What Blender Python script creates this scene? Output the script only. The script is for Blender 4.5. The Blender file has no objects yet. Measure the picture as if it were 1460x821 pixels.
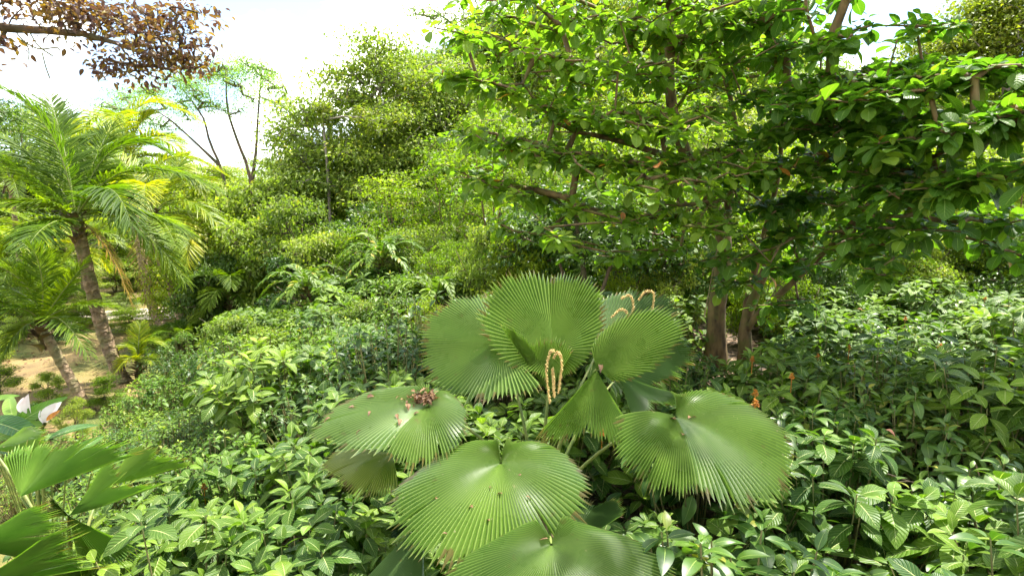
import bpy, math
import numpy as np
from mathutils import Vector
rng = np.random.default_rng(11)
S = bpy.context.scene
COL = S.collection
pi = math.pi

# ------------------------------------------------------------------ camera
F, PITCH, CAM = 800.0, math.radians(8.5), np.array([0., 0., 4.])
FW = np.array([0, math.cos(PITCH), -math.sin(PITCH)])
UP = np.array([0, math.sin(PITCH), math.cos(PITCH)])
cd = bpy.data.cameras.new('camera'); cam = bpy.data.objects.new('camera', cd); COL.objects.link(cam)
cam.location = CAM; cam.rotation_euler = (pi/2 - PITCH, 0, 0)
cd.sensor_fit = 'HORIZONTAL'; cd.angle = 2*math.atan(730/F); cd.clip_start = .05; cd.clip_end = 2000
S.camera = cam

def P(px, py, Y):
    """the place in the garden seen at a photo point, Y metres ahead"""
    d = FW + np.array([1., 0, 0])*(px-730)/F + UP*(410.5-py)/F
    return CAM + d*(Y/d[1])
def pix(p):
    q = np.asarray(p, float) - CAM
    w = q@FW
    return 730+F*q[0]/w, 410.5-F*(q@UP)/w
def sst(t):
    t = np.clip(t, 0, 1); return t*t*(3-2*t)
def hgt(x, y):
    x = np.asarray(x, float); y = np.asarray(y, float)
    far = np.clip(y-6, 0, 24)
    h = 1.5*sst((x+5.5+.17*(y-5))/4.5)
    h = h + .018*far*sst(x/5+.2) + .035*np.clip(x, 0, 9)
    return h + .05*np.sin(x*1.3+y*.7) + .04*np.sin(y*1.9-x*.6)

# ------------------------------------------------------------------ mesh helpers
class Buf:
    def __init__(s): s.V=[]; s.F=[]; s.A=[]; s.n=0
    def add(s, V, Fc, A):
        s.V.append(np.asarray(V, float).reshape(-1,3)); s.F.append(np.asarray(Fc).reshape(-1,4)+s.n)
        s.A.append(np.asarray(A, float).reshape(-1,3)); s.n += len(s.V[-1])
    def mesh(s, name, mat, origin=(0,0,0), smooth=True):
        V = np.concatenate(s.V)-np.asarray(origin, float); Fc = np.concatenate(s.F); A = np.concatenate(s.A)
        me = bpy.data.meshes.new(name)
        me.vertices.add(len(V)); me.vertices.foreach_set('co', V.ravel())
        me.loops.add(Fc.size); me.loops.foreach_set('vertex_index', Fc.ravel().astype(np.int32))
        me.polygons.add(len(Fc)); me.polygons.foreach_set('loop_start', (np.arange(len(Fc))*4).astype(np.int32))
        me.update(calc_edges=True)
        at = me.attributes.new('lf', 'FLOAT_VECTOR', 'POINT'); at.data.foreach_set('vector', A.ravel())
        me.polygons.foreach_set('use_smooth', np.full(len(Fc), smooth))
        me.materials.append(mat)
        return me

def obj(name, data, parent=None, loc=None):
    o = bpy.data.objects.new(name, data); COL.objects.link(o)
    if parent is not None: o.parent = parent
    if loc is not None: o.location = loc
    return o
def thing(name, label, cat, loc, group=None, rz=0, sc=1):
    o = bpy.data.objects.new(name, None); COL.objects.link(o); o.empty_display_size = .2
    o.location = loc; o.rotation_euler = (0,0,rz); o.scale = (sc,sc,sc) if np.isscalar(sc) else sc
    return tag(o, label, cat, group)
def tag(o, label, cat, group=None, kind=None):
    if label: o['label'] = label
    if cat: o['category'] = cat
    if group: o['group'] = group
    if kind: o['kind'] = kind
    return o
def copy_tree(root, loc, rz, sc, label, group=None):
    r = root.copy(); COL.objects.link(r); r.location = loc; r.rotation_euler = (0,0,rz)
    r.scale = (sc,sc,sc) if np.isscalar(sc) else sc
    r['label'] = label
    if group: r['group'] = group
    for ch in root.children:
        c = ch.copy(); COL.objects.link(c); c.parent = r
        for g in ch.children:
            d = g.copy(); COL.objects.link(d); d.parent = c
    return r

def unit(v): return v/np.maximum(np.linalg.norm(v, axis=-1, keepdims=True), 1e-9)

def leaf_t(W=.45, nl=6, nw=1, fold=.25, curl=.15, pk=.85, pw=.8, y0=0., wavy=0.):
    """leaf along +y, length 1, upper face +z"""
    t = np.linspace(0, 1, nl+1); us = np.linspace(-1, 1, 2*nw+1)
    w = .5*W*np.maximum(np.sin(pi*np.clip(t,0,1)**pk), 0)**pw; w = np.maximum(w, .012)
    T, U = np.meshgrid(t, us, indexing='ij'); Wd = np.repeat(w[:,None], len(us), 1)
    X = U*Wd
    Y = y0+T*(1-y0)
    Z = fold*np.abs(U)*Wd + .6*curl*np.sin(pi*T*.8)*.5 - curl*T**2 + wavy*np.abs(U)*np.sin(T*19)*Wd
    V = np.stack([X,Y,Z],-1).reshape(-1,3)
    A = np.stack([U,T,0*U],-1).reshape(-1,3)
    m = len(us); idx = np.arange(len(V)).reshape(nl+1, m)
    Fc = np.stack([idx[:-1,:-1], idx[:-1,1:], idx[1:,1:], idx[1:,:-1]], -1).reshape(-1,4)
    return V, Fc, A

def scatter(buf, tmpl, pos, dirs, size, roll=None, up=None, rnd=None, ws=None):
    V, Fc, A = tmpl; N = len(pos)
    if N == 0: return
    d = unit(np.asarray(dirs, float))
    if up is None: up = np.tile([0,0,1.], (N,1))
    x = np.cross(d, up); bad = np.linalg.norm(x, axis=1) < 1e-3; x[bad] = [1,0,0]
    x = unit(x); z = np.cross(x, d)
    if roll is not None:
        c, s_ = np.cos(roll)[:,None], np.sin(roll)[:,None]
        x, z = c*x+s_*z, c*z-s_*x
    size = np.broadcast_to(np.asarray(size, float), (N,))
    wx = size if ws is None else size*ws
    out = (pos[:,None,:] + V[None,:,0:1]*(x*wx[:,None])[:,None,:] + V[None,:,1:2]*(d*size[:,None])[:,None,:]
           + V[None,:,2:3]*(z*size[:,None])[:,None,:])
    if rnd is None: rnd = rng.random(N)
    Aa = np.broadcast_to(A, (N,)+A.shape).copy(); Aa[:,:,2] = rnd[:,None]
    Fa = Fc[None]+ (np.arange(N)*len(V))[:,None,None]
    buf.add(out, Fa, Aa)

def rosettes(buf, tmpl, C, A, n, e0, e1, s0, s1, jit=.25, off=.0, rnd=None):
    """n leaves round every twig end C with axis A; elevation e0 (inner) to e1 (outer)"""
    R = len(C); A = unit(np.asarray(A, float))
    ref = np.where(np.abs(A[:,2:3])<.9, [[0,0,1.]], [[1.,0,0]])
    e_1 = unit(np.cross(A, ref)); e_2 = np.cross(A, e_1)
    ph = rng.random(R)*2*pi
    tw = rng.random(R) if rnd is None else rnd
    for k in range(n):
        f = k/max(1,n-1)
        a = ph+k*2.4+rng.normal(0,.2,R); e = e0+(e1-e0)*f+rng.normal(0,jit,R)
        d = (np.cos(a)[:,None]*e_1+np.sin(a)[:,None]*e_2)*np.cos(e)[:,None]+A*np.sin(e)[:,None]
        sz = (s0+(s1-s0)*f)*rng.uniform(.75,1.15,R)
        pos = C - A*(off*f) + d*(.08*sz)[:,None]
        scatter(buf, tmpl, pos, d, sz, roll=rng.normal(0,.25,R), rnd=np.where(rng.random(R)<.003,.9995,np.clip(.75*tw+.25*rng.random(R)+(.15 if k<2 else 0),0,.96)))

def tube(buf, pts, rad, sides=6, rnd=0., ring=0.):
    pts = np.asarray(pts, float); n = len(pts)
    rad = np.broadcast_to(np.asarray(rad, float), (n,))
    T = unit(np.gradient(pts, axis=0))
    ref = np.array([0,0,1.]) if abs(T[:,2]).mean() < .8 else np.array([1.,0,0])
    x = unit(np.cross(T, ref)); y = np.cross(T, x)
    a = np.linspace(0, 2*pi, sides, endpoint=False)
    V = pts[:,None]+rad[:,None,None]*(np.cos(a)[None,:,None]*x[:,None]+np.sin(a)[None,:,None]*y[:,None])
    L = np.concatenate([[0], np.cumsum(np.linalg.norm(np.diff(pts,axis=0),axis=1))])
    A = np.stack([np.broadcast_to(a, (n,sides)), np.broadcast_to(L[:,None],(n,sides)), np.full((n,sides), rnd)], -1)
    i = np.arange(n*sides).reshape(n,sides); j = np.roll(i,-1,1)
    Fc = np.stack([i[:-1], j[:-1], j[1:], i[1:]], -1).reshape(-1,4)
    buf.add(V, Fc, A)

def smooth_path(pts, n):
    pts = np.asarray(pts, float); m = len(pts)
    if m == 2:
        t = np.linspace(0,1,n)[:,None]; return pts[0]*(1-t)+pts[1]*t
    P_ = np.concatenate([[2*pts[0]-pts[1]], pts, [2*pts[-1]-pts[-2]]])
    out = []
    for s in np.linspace(0, m-1-1e-6, n):
        i = int(s); f = s-i; a,b,c,d = P_[i:i+4]
        out.append(.5*((2*b)+(c-a)*f+(2*a-5*b+4*c-d)*f*f+(3*b-a-3*c+d)*f**3))
    return np.array(out)

def skeleton(buf, trunks, attr, step=.3, rtip=.006, bend=.25, t0=.35, sides=6, upw=.6, power=.5):
    """trunk polylines + limbs grown to every attractor; returns twig ends and their directions"""
    pos=[]; par=[]; ok=[]; tr=[]
    for pts, r0, r1 in trunks:
        L = np.linalg.norm(np.diff(np.asarray(pts,float),axis=0),axis=1).sum()
        n = max(6, int(L/step)); sp = smooth_path(pts, n)
        wob = rng.normal(0, .06*r0, sp.shape); wob[0]=0
        sp = sp+wob
        rr = r0+(r1-r0)*np.linspace(0,1,n)**.8; rr[0] *= 1.35; rr[1] *= 1.1
        tube(buf, sp, rr, 10, rng.random())
        for i in range(n):
            par.append(len(pos)-1 if i else -1); pos.append(sp[i]); ok.append(i/n >= t0); tr.append(rr[i])
    nt = len(pos)
    pos = list(pos); base = np.array(pos)
    good = [i for i in range(nt) if ok[i]]
    d = np.min(np.linalg.norm(attr[:,None]-base[good][None],axis=2),axis=1)
    order = np.argsort(d)
    cap = nt+int(len(attr)*30); PA = np.zeros((cap,3)); PA[:nt]=base
    valid = np.zeros(cap,bool); valid[good]=True
    cnt = nt; chains=[]; tips=[]; tdir=[]
    parent = np.full(cap,-1); parent[:nt]=par
    for a in attr[order]:
        v = a-PA[:cnt]; c = np.linalg.norm(v,axis=1)+upw*np.maximum(-v[:,2],0); c[~valid[:cnt]]=1e9
        k = int(np.argmin(c)); p0 = PA[k]; L = np.linalg.norm(a-p0)
        n = int(np.clip(L/step,1,12)); 
        mid = .5*(p0+a)+np.array([rng.normal(0,.5),rng.normal(0,.5),rng.uniform(-.1,.7)])*bend*L
        t = np.linspace(0,1,n+1)[:,None]
        pts = (1-t)**2*p0+2*t*(1-t)*mid+t*t*a
        ids=[k]
        for q in pts[1:]:
            PA[cnt]=q; parent[cnt]=ids[-1]; valid[cnt]=True; ids.append(cnt); cnt+=1
        chains.append(ids); tips.append(a); tdir.append(pts[-1]-pts[-2])
    num = np.zeros(cnt)
    for ids in chains: num[ids[-1]] += 1
    for i in range(cnt-1, nt-1, -1):
        if parent[i]>=0: num[parent[i]] += num[i]
    for ids in chains:
        r = rtip*np.maximum(num[ids],1)**power
        if ids[0] < nt: r[0] = min(r[1]*1.1, tr[ids[0]])
        tube(buf, PA[ids], r, sides if r.max()>.02 else 4, rng.random())
    return np.array(tips), unit(np.array(tdir))

def cloud(buf, tmpl, C, n, sx, sz, size, droop=.3, flat=.5):
    """n loose leaves round every clump centre"""
    R = len(C); tw = rng.random(R)
    sc = rng.uniform(.6,1.3,R)
    c = np.repeat(C, n, 0); s_ = np.repeat(sc, n)
    g = rng.normal(0,1,(R*n,3)); g = g/np.maximum(1,np.linalg.norm(g,axis=1,keepdims=True)/1.9)
    pos = c+g*np.array([sx,sx,sz])*s_[:,None]
    az = np.arctan2(g[:,1],g[:,0])+rng.normal(0,.9,R*n); el = rng.normal(-droop, flat, R*n)
    d = np.stack([np.cos(az)*np.cos(el), np.sin(az)*np.cos(el), np.sin(el)],-1)
    scatter(buf, tmpl, pos, d, size*rng.uniform(.6,1.2,R*n), roll=rng.normal(0,.6,R*n),
            rnd=np.clip(.55*np.repeat(tw,n)+.45*rng.random(R*n),0,.999))

def ell(specs):
    out=[]
    for cx,cy,cz,rx,ry,rz,n in specs:
        g = unit(rng.normal(0,1,(n,3)))*(rng.random((n,1))**(1/2.4))
        out.append(np.array([cx,cy,cz])+g*np.array([rx,ry,rz]))
    return np.concatenate(out)
def pell(specs, mul=1.):
    """the same, each ellipsoid given by where it shows and how far away it stands"""
    out=[]
    for px,py,rx,ry,Y,dY,n in specs:
        n = int(n*mul)
        c = P(px,py,Y); k = Y/F
        g = unit(rng.normal(0,1,(n,3)))*(rng.random((n,1))**(1/2.4))
        out.append(c+g*np.array([rx*k,dY,ry*k]))
    return np.concatenate(out)

# ------------------------------------------------------------------ materials
def nt(name):
    m = bpy.data.materials.new(name); m.use_nodes = True
    t = m.node_tree; t.nodes.clear(); return m, t, t.nodes, t.links
def ramp(N, stops):
    r = N.new('ShaderNodeValToRGB'); e = r.color_ramp.elements
    while len(e) < len(stops): e.new(.5)
    for q,(p,c) in zip(e, stops): q.position = p; q.color = (*c,1) if len(c)==3 else c
    return r
def mth(N, L, op, a, b=None):
    n = N.new('ShaderNodeMath'); n.operation = op
    for i,v in enumerate((a,b)):
        if v is None: continue
        if isinstance(v,(int,float)): n.inputs[i].default_value = v
        else: L.new(v, n.inputs[i])
    return n.outputs[0]
def mixc(N, L, fac, a, b, mode='MIX'):
    n = N.new('ShaderNodeMix'); n.data_type='RGBA'; n.blend_type=mode
    for i,v in ((0,fac),(6,a),(7,b)):
        if isinstance(v,(int,float)): n.inputs[i].default_value = v
        elif isinstance(v,tuple): n.inputs[i].default_value = (*v,1)
        else: L.new(v, n.inputs[i])
    return n.outputs[2]

def leafmat(name, stops, rough=.42, trans=.38, rib=None, ribw=.07, veins=0, tcol=(1.5,1.75,.5), objvar=.45, spec=.3, ribcol=None):
    m,t,N,L = nt(name)
    out = N.new('ShaderNodeOutputMaterial'); at = N.new('ShaderNodeAttribute'); at.attribute_name='lf'
    sp = N.new('ShaderNodeSeparateXYZ'); L.new(at.outputs['Vector'], sp.inputs[0])
    u,v,r = sp.outputs
    oi = N.new('ShaderNodeObjectInfo')
    rp = ramp(N, stops); L.new(r, rp.inputs[0]); col = rp.outputs[0]
    val = mth(N,L,'MULTIPLY_ADD', oi.outputs['Random'], objvar); val.node.inputs[2].default_value = 1-objvar/2
    hs = N.new('ShaderNodeHueSaturation'); L.new(col, hs.inputs['Color']); L.new(val, hs.inputs['Value'])
    hue = mth(N,L,'MULTIPLY_ADD', oi.outputs['Random'], -.03); hue.node.inputs[2].default_value = .515
    L.new(hue, hs.inputs['Hue']); col = hs.outputs[0]
    nrm = None
    au = mth(N,L,'ABSOLUTE',u)
    if veins:
        w = mth(N,L,'SUBTRACT', mth(N,L,'MULTIPLY',v,veins), mth(N,L,'MULTIPLY',au,2.4))
        s_ = mth(N,L,'SINE', mth(N,L,'MULTIPLY', w, 2*pi))
        vm = mth(N,L,'SMOOTH_MAX' if False else 'MAXIMUM', mth(N,L,'MULTIPLY_ADD', s_, 3.0), 0); vm.node.inputs[0].links[0].from_node.inputs[2].default_value = -2.3
        if rib: col = mixc(N,L, mth(N,L,'MULTIPLY',vm,.26), col, rib)
        b = N.new('ShaderNodeBump'); b.inputs['Strength'].default_value=.35; b.inputs['Distance'].default_value=.01
        L.new(mth(N,L,'MULTIPLY',s_,-.5), b.inputs['Height']); nrm = b.outputs[0]
    if rib:
        wd = mth(N,L,'MULTIPLY', mth(N,L,'SUBTRACT',1.15,v), ribw)
        col = mixc(N,L, mth(N,L,'LESS_THAN', au, wd), col, rib)
    p = N.new('ShaderNodeBsdfPrincipled'); L.new(col, p.inputs['Base Color'])
    p.inputs['Roughness'].default_value = rough; p.inputs['Specular IOR Level'].default_value = spec
    if nrm is not None: L.new(nrm, p.inputs['Normal'])
    tr = N.new('ShaderNodeBsdfTranslucent'); L.new(mixc(N,L,1.0,col,tcol,'MULTIPLY'), tr.inputs[0])
    mx = N.new('ShaderNodeMixShader'); mx.inputs[0].default_value = trans
    L.new(p.outputs[0], mx.inputs[1]); L.new(tr.outputs[0], mx.inputs[2]); L.new(mx.outputs[0], out.inputs[0])
    return m

def bark(name, c1, c2, c3, scale=6, stretch=(1,1,.35), rings=0, rough=.85):
    m,t,N,L = nt(name)
    out = N.new('ShaderNodeOutputMaterial'); p = N.new('ShaderNodeBsdfPrincipled'); p.inputs['Roughness'].default_value=rough
    tc = N.new('ShaderNodeTexCoord'); mp = N.new('ShaderNodeMapping'); mp.inputs['Scale'].default_value = stretch
    L.new(tc.outputs['Object'], mp.inputs[0])
    n1 = N.new('ShaderNodeTexNoise'); n1.inputs['Scale'].default_value=scale; n1.inputs['Detail'].default_value=6; L.new(mp.outputs[0], n1.inputs[0])
    n2 = N.new('ShaderNodeTexNoise'); n2.inputs['Scale'].default_value=scale*.35; L.new(tc.outputs['Object'], n2.inputs[0])
    rp = ramp(N, [(.32,c1),(.62,c2)]); L.new(n1.outputs[0], rp.inputs[0])
    r2 = ramp(N, [(.5,(0,0,0)),(.66,(1,1,1))]); L.new(n2.outputs[0], r2.inputs[0])
    col = mixc(N,L, r2.outputs[0], rp.outputs[0], c3)
    h = n1.outputs[0]
    if rings:
        at = N.new('ShaderNodeAttribute'); at.attribute_name='lf'
        sp = N.new('ShaderNodeSeparateXYZ'); L.new(at.outputs['Vector'], sp.inputs[0])
        s_ = mth(N,L,'SINE', mth(N,L,'MULTIPLY_ADD', sp.outputs[1], rings)); L.new(mth(N,L,'MULTIPLY',n1.outputs[0],11), s_.node.inputs[0].links[0].from_node.inputs[2])
        k = mth(N,L,'MULTIPLY_ADD', s_, .13); k.node.inputs[2].default_value=.85
        g = N.new('ShaderNodeCombineColor'); [L.new(k, g.inputs[i]) for i in range(3)]
        col = mixc(N,L,1.0,col,g.outputs[0],'MULTIPLY'); h = mth(N,L,'ADD',h,mth(N,L,'MULTIPLY',s_,.5))
    b = N.new('ShaderNodeBump'); b.inputs['Strength'].default_value=.8; b.inputs['Distance'].default_value=.03; L.new(h,b.inputs['Height'])
    L.new(col,p.inputs['Base Color']); L.new(b.outputs[0],p.inputs['Normal']); L.new(p.outputs[0],out.inputs[0])
    return m

def plain(name, c1, c2, scale=30, rough=.7, trans=0):
    m,t,N,L = nt(name)
    out = N.new('ShaderNodeOutputMaterial'); p = N.new('ShaderNodeBsdfPrincipled'); p.inputs['Roughness'].default_value=rough
    tc = N.new('ShaderNodeTexCoord'); n1 = N.new('ShaderNodeTexNoise'); n1.inputs['Scale'].default_value=scale; n1.inputs['Detail'].default_value=4
    L.new(tc.outputs['Object'], n1.inputs[0]); rp = ramp(N,[(.35,c1),(.65,c2)]); L.new(n1.outputs[0],rp.inputs[0])
    L.new(rp.outputs[0],p.inputs['Base Color'])
    if trans:
        tr = N.new('ShaderNodeBsdfTranslucent'); L.new(rp.outputs[0],tr.inputs[0]); mx = N.new('ShaderNodeMixShader'); mx.inputs[0].default_value=trans
        L.new(p.outputs[0],mx.inputs[1]); L.new(tr.outputs[0],mx.inputs[2]); L.new(mx.outputs[0],out.inputs[0])
    else: L.new(p.outputs[0],out.inputs[0])
    return m

M = {}
M['shrub'] = leafmat('veined_shrub_leaf', [(0,(.030,.078,.012)),(.5,(.062,.125,.012)),(.85,(.11,.19,.015)),(.985,(.16,.26,.022)),(.9985,(.34,.30,.03))],
                     rough=.42, trans=.3, rib=(.42,.47,.18), ribw=.05, veins=9, spec=.24)
M['gloss'] = leafmat('glossy_shrub_leaf', [(0,(.035,.08,.012)),(.5,(.065,.13,.017)),(.9,(.12,.20,.024)),(.985,(.30,.26,.04))], rough=.4, trans=.3, rib=(.24,.32,.08), ribw=.05, spec=.38)
M['small'] = leafmat('small_shrub_leaf', [(0,(.045,.09,.014)),(.5,(.08,.145,.015)),(.9,(.145,.235,.02)),(.98,(.32,.28,.05))], rough=.45, trans=.32, rib=(.20,.30,.08), ribw=.06, spec=.22)
M['lime'] = leafmat('lime_bush_leaf', [(0,(.09,.145,.008)),(.5,(.145,.215,.012)),(.9,(.24,.30,.016)),(.98,(.42,.34,.02))], rough=.5, trans=.48)
M['dark'] = leafmat('dark_bush_leaf', [(0,(.03,.07,.013)),(.6,(.06,.115,.018)),(.95,(.12,.19,.028)),(.99,(.26,.17,.04))], rough=.42, trans=.33)
M['big'] = leafmat('broad_tree_leaf', [(0,(.055,.12,.014)),(.5,(.10,.19,.018)),(.85,(.165,.26,.022)),(.96,(.25,.33,.028)),(.99,(.32,.11,.03)),(1,(.38,.15,.04))],
                   rough=.4, trans=.5, rib=(.22,.32,.09), ribw=.06, veins=8)
M['mid'] = leafmat('pale_tree_leaf', [(0,(.105,.16,.03)),(.5,(.18,.24,.04)),(.88,(.27,.31,.05)),(.97,(.42,.35,.045))], rough=.5, trans=.46)
M['gold'] = leafmat('golden_tree_leaf', [(0,(.09,.13,.02)),(.5,(.16,.20,.025)),(.9,(.27,.28,.03)),(.98,(.42,.34,.04))], rough=.5, trans=.45)
M['feather'] = leafmat('feathery_tree_leaf', [(0,(.06,.15,.07)),(.5,(.11,.21,.06)),(.9,(.26,.32,.05))], rough=.5, trans=.45)
M['bronze'] = leafmat('bronze_leaf', [(0,(.08,.045,.065)),(.5,(.15,.085,.06)),(.9,(.34,.25,.035))], rough=.5, trans=.4, tcol=(1.4,1.1,.6))
M['palm'] = leafmat('palm_leaflet', [(0,(.05,.095,.010)),(.6,(.095,.16,.013)),(1,(.19,.26,.015))], rough=.5, trans=.5, tcol=(1.7,1.8,.25), spec=.15)
M['palmgold'] = leafmat('golden_palm_leaflet', [(0,(.09,.17,.010)),(.5,(.19,.27,.012)),(1,(.38,.38,.018))], rough=.4, trans=.45, tcol=(1.4,1.4,.3))
M['palmdry'] = leafmat('dry_palm_leaflet', [(0,(.20,.16,.04)),(.6,(.30,.23,.06)),(1,(.38,.33,.08))], rough=.6, trans=.35, tcol=(1.2,1.1,.7))
M['banana'] = leafmat('lance_leaf', [(0,(.05,.13,.025)),(.6,(.085,.19,.03)),(1,(.16,.27,.05))], rough=.36, trans=.38, rib=(.28,.36,.12), ribw=.06, veins=16)
M['grass'] = leafmat('grass_blade', [(0,(.10,.13,.03)),(.5,(.20,.20,.05)),(1,(.36,.30,.10))], rough=.6, trans=.3)

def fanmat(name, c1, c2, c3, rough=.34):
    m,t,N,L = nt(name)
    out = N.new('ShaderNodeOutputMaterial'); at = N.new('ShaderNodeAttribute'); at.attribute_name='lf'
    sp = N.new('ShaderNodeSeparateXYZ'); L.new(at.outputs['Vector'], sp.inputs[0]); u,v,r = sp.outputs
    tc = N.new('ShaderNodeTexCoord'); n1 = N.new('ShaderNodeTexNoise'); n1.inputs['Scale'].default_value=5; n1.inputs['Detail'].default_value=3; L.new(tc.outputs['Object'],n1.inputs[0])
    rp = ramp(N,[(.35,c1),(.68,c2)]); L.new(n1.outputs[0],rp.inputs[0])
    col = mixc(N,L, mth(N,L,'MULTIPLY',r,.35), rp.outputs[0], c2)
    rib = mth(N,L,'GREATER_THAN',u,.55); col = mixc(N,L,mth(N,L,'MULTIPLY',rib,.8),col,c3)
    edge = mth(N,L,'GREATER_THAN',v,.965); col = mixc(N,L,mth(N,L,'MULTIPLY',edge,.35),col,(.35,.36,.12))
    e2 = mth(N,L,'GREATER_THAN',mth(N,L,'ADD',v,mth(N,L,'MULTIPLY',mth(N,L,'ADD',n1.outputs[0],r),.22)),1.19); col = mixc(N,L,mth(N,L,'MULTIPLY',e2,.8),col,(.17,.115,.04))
    vo = N.new('ShaderNodeTexNoise'); vo.inputs['Scale'].default_value=38; vo.inputs['Detail'].default_value=2; L.new(tc.outputs['Object'],vo.inputs[0])
    sp2 = mth(N,L,'GREATER_THAN',vo.outputs[0],.735); col = mixc(N,L,mth(N,L,'MULTIPLY',sp2,.75),col,(.40,.36,.22))
    vo3 = N.new('ShaderNodeTexNoise'); vo3.inputs['Scale'].default_value=16; vo3.inputs['Detail'].default_value=4; L.new(tc.outputs['Object'],vo3.inputs[0])
    sp3 = mth(N,L,'GREATER_THAN',vo3.outputs[0],.70); col = mixc(N,L,mth(N,L,'MULTIPLY',sp3,.5),col,(.16,.13,.04))
    p = N.new('ShaderNodeBsdfPrincipled'); L.new(col,p.inputs['Base Color'])
    rr = mth(N,L,'MULTIPLY_ADD',n1.outputs[0],.3); rr.node.inputs[2].default_value=rough-.20; L.new(rr,p.inputs['Roughness']); p.inputs['Specular IOR Level'].default_value=.9; p.inputs['Coat Weight'].default_value=1.0; p.inputs['Coat Roughness'].default_value=.28
    tr = N.new('ShaderNodeBsdfTranslucent'); L.new(mixc(N,L,1.0,col,(1.5,1.7,.4),'MULTIPLY'),tr.inputs[0])
    mx = N.new('ShaderNodeMixShader'); mx.inputs[0].default_value=.3
    L.new(p.outputs[0],mx.inputs[1]); L.new(tr.outputs[0],mx.inputs[2]); L.new(mx.outputs[0],out.inputs[0])
    return m
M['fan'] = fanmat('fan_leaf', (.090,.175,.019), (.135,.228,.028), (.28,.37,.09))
M['fandark'] = fanmat('shaded_fan_leaf', (.06,.12,.03), (.09,.16,.042), (.17,.25,.09), .36)  # darker fan leaf colour: shade behind and under other leaves painted in
M['fancool'] = fanmat('cool_fan_leaf', (.085,.165,.026), (.13,.215,.036), (.28,.37,.11), .34)
M['fanyellow'] = fanmat('yellowing_fan_leaf', (.10,.165,.016), (.175,.215,.022), (.30,.32,.07), .42)
M['fanlight'] = fanmat('light_fan_leaf', (.085,.18,.022), (.14,.25,.03), (.30,.40,.11), .38)

M['bark_brown'] = bark('brown_mossy_bark', (.045,.028,.013), (.19,.125,.05), (.11,.11,.022), 13)
M['bark_grey'] = bark('grey_bark', (.10,.08,.065), (.26,.22,.18), (.16,.15,.09), 8)
M['bark_dark'] = bark('dark_bark', (.05,.032,.02), (.13,.085,.05), (.07,.07,.03), 8)
M['bark_palm'] = bark('ringed_palm_bark', (.12,.075,.04), (.30,.21,.12), (.17,.15,.06), 9, (1,1,1), rings=38)
M['twig'] = bark('green_brown_twig', (.11,.10,.03), (.20,.18,.06), (.12,.15,.04), 10)
M['orange'] = plain('orange_flower', (.40,.12,.012), (.58,.27,.03), 60, .6, .3)
M['tassel'] = plain('straw_tassel', (.50,.33,.10), (.62,.46,.18), 80, .8)
M['dry'] = plain('dry_leaf', (.085,.04,.017), (.21,.11,.04), 40, .7, .15)
M['white'] = plain('white_bract', (.60,.50,.46), (.74,.70,.64), 12, .5, .3)
M['petiole'] = plain('green_petiole', (.10,.15,.03), (.20,.22,.05), 20, .5)
M['vine'] = plain('pale_vine', (.22,.15,.08), (.38,.28,.16), 20, .8)

# ------------------------------------------------------------------ leaf templates
T_shrub = leaf_t(.54, 7, 2, .18, .20, .95, .85, .06)
T_gloss = leaf_t(.40, 6, 1, .25, .24, .9, .8, .05)
T_small = leaf_t(.46, 4, 1, .3, .2, .9, .8, .05)
T_big = leaf_t(.58, 6, 2, .18, .17, 1.3, .62, .03, .05)
T_tiny = leaf_t(.5, 2, 1, .35, .25, .95, .8)
T_feather = leaf_t(.28, 2, 1, .3, .2, 1., .8)
T_leaflet = leaf_t(.062, 3, 1, .55, .16, .7, .55)
T_frag = leaf_t(.5, 3, 1, .5, .5, .9, .7)
T_pin = leaf_t(.36, 4, 1, .3, .2, .95, .8, .05)
T_lance = leaf_t(.26, 10, 2, .35, .3, .85, .65, .0, .02)
T_blade = leaf_t(.06, 3, 1, .3, .5, .4, .5)

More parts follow.
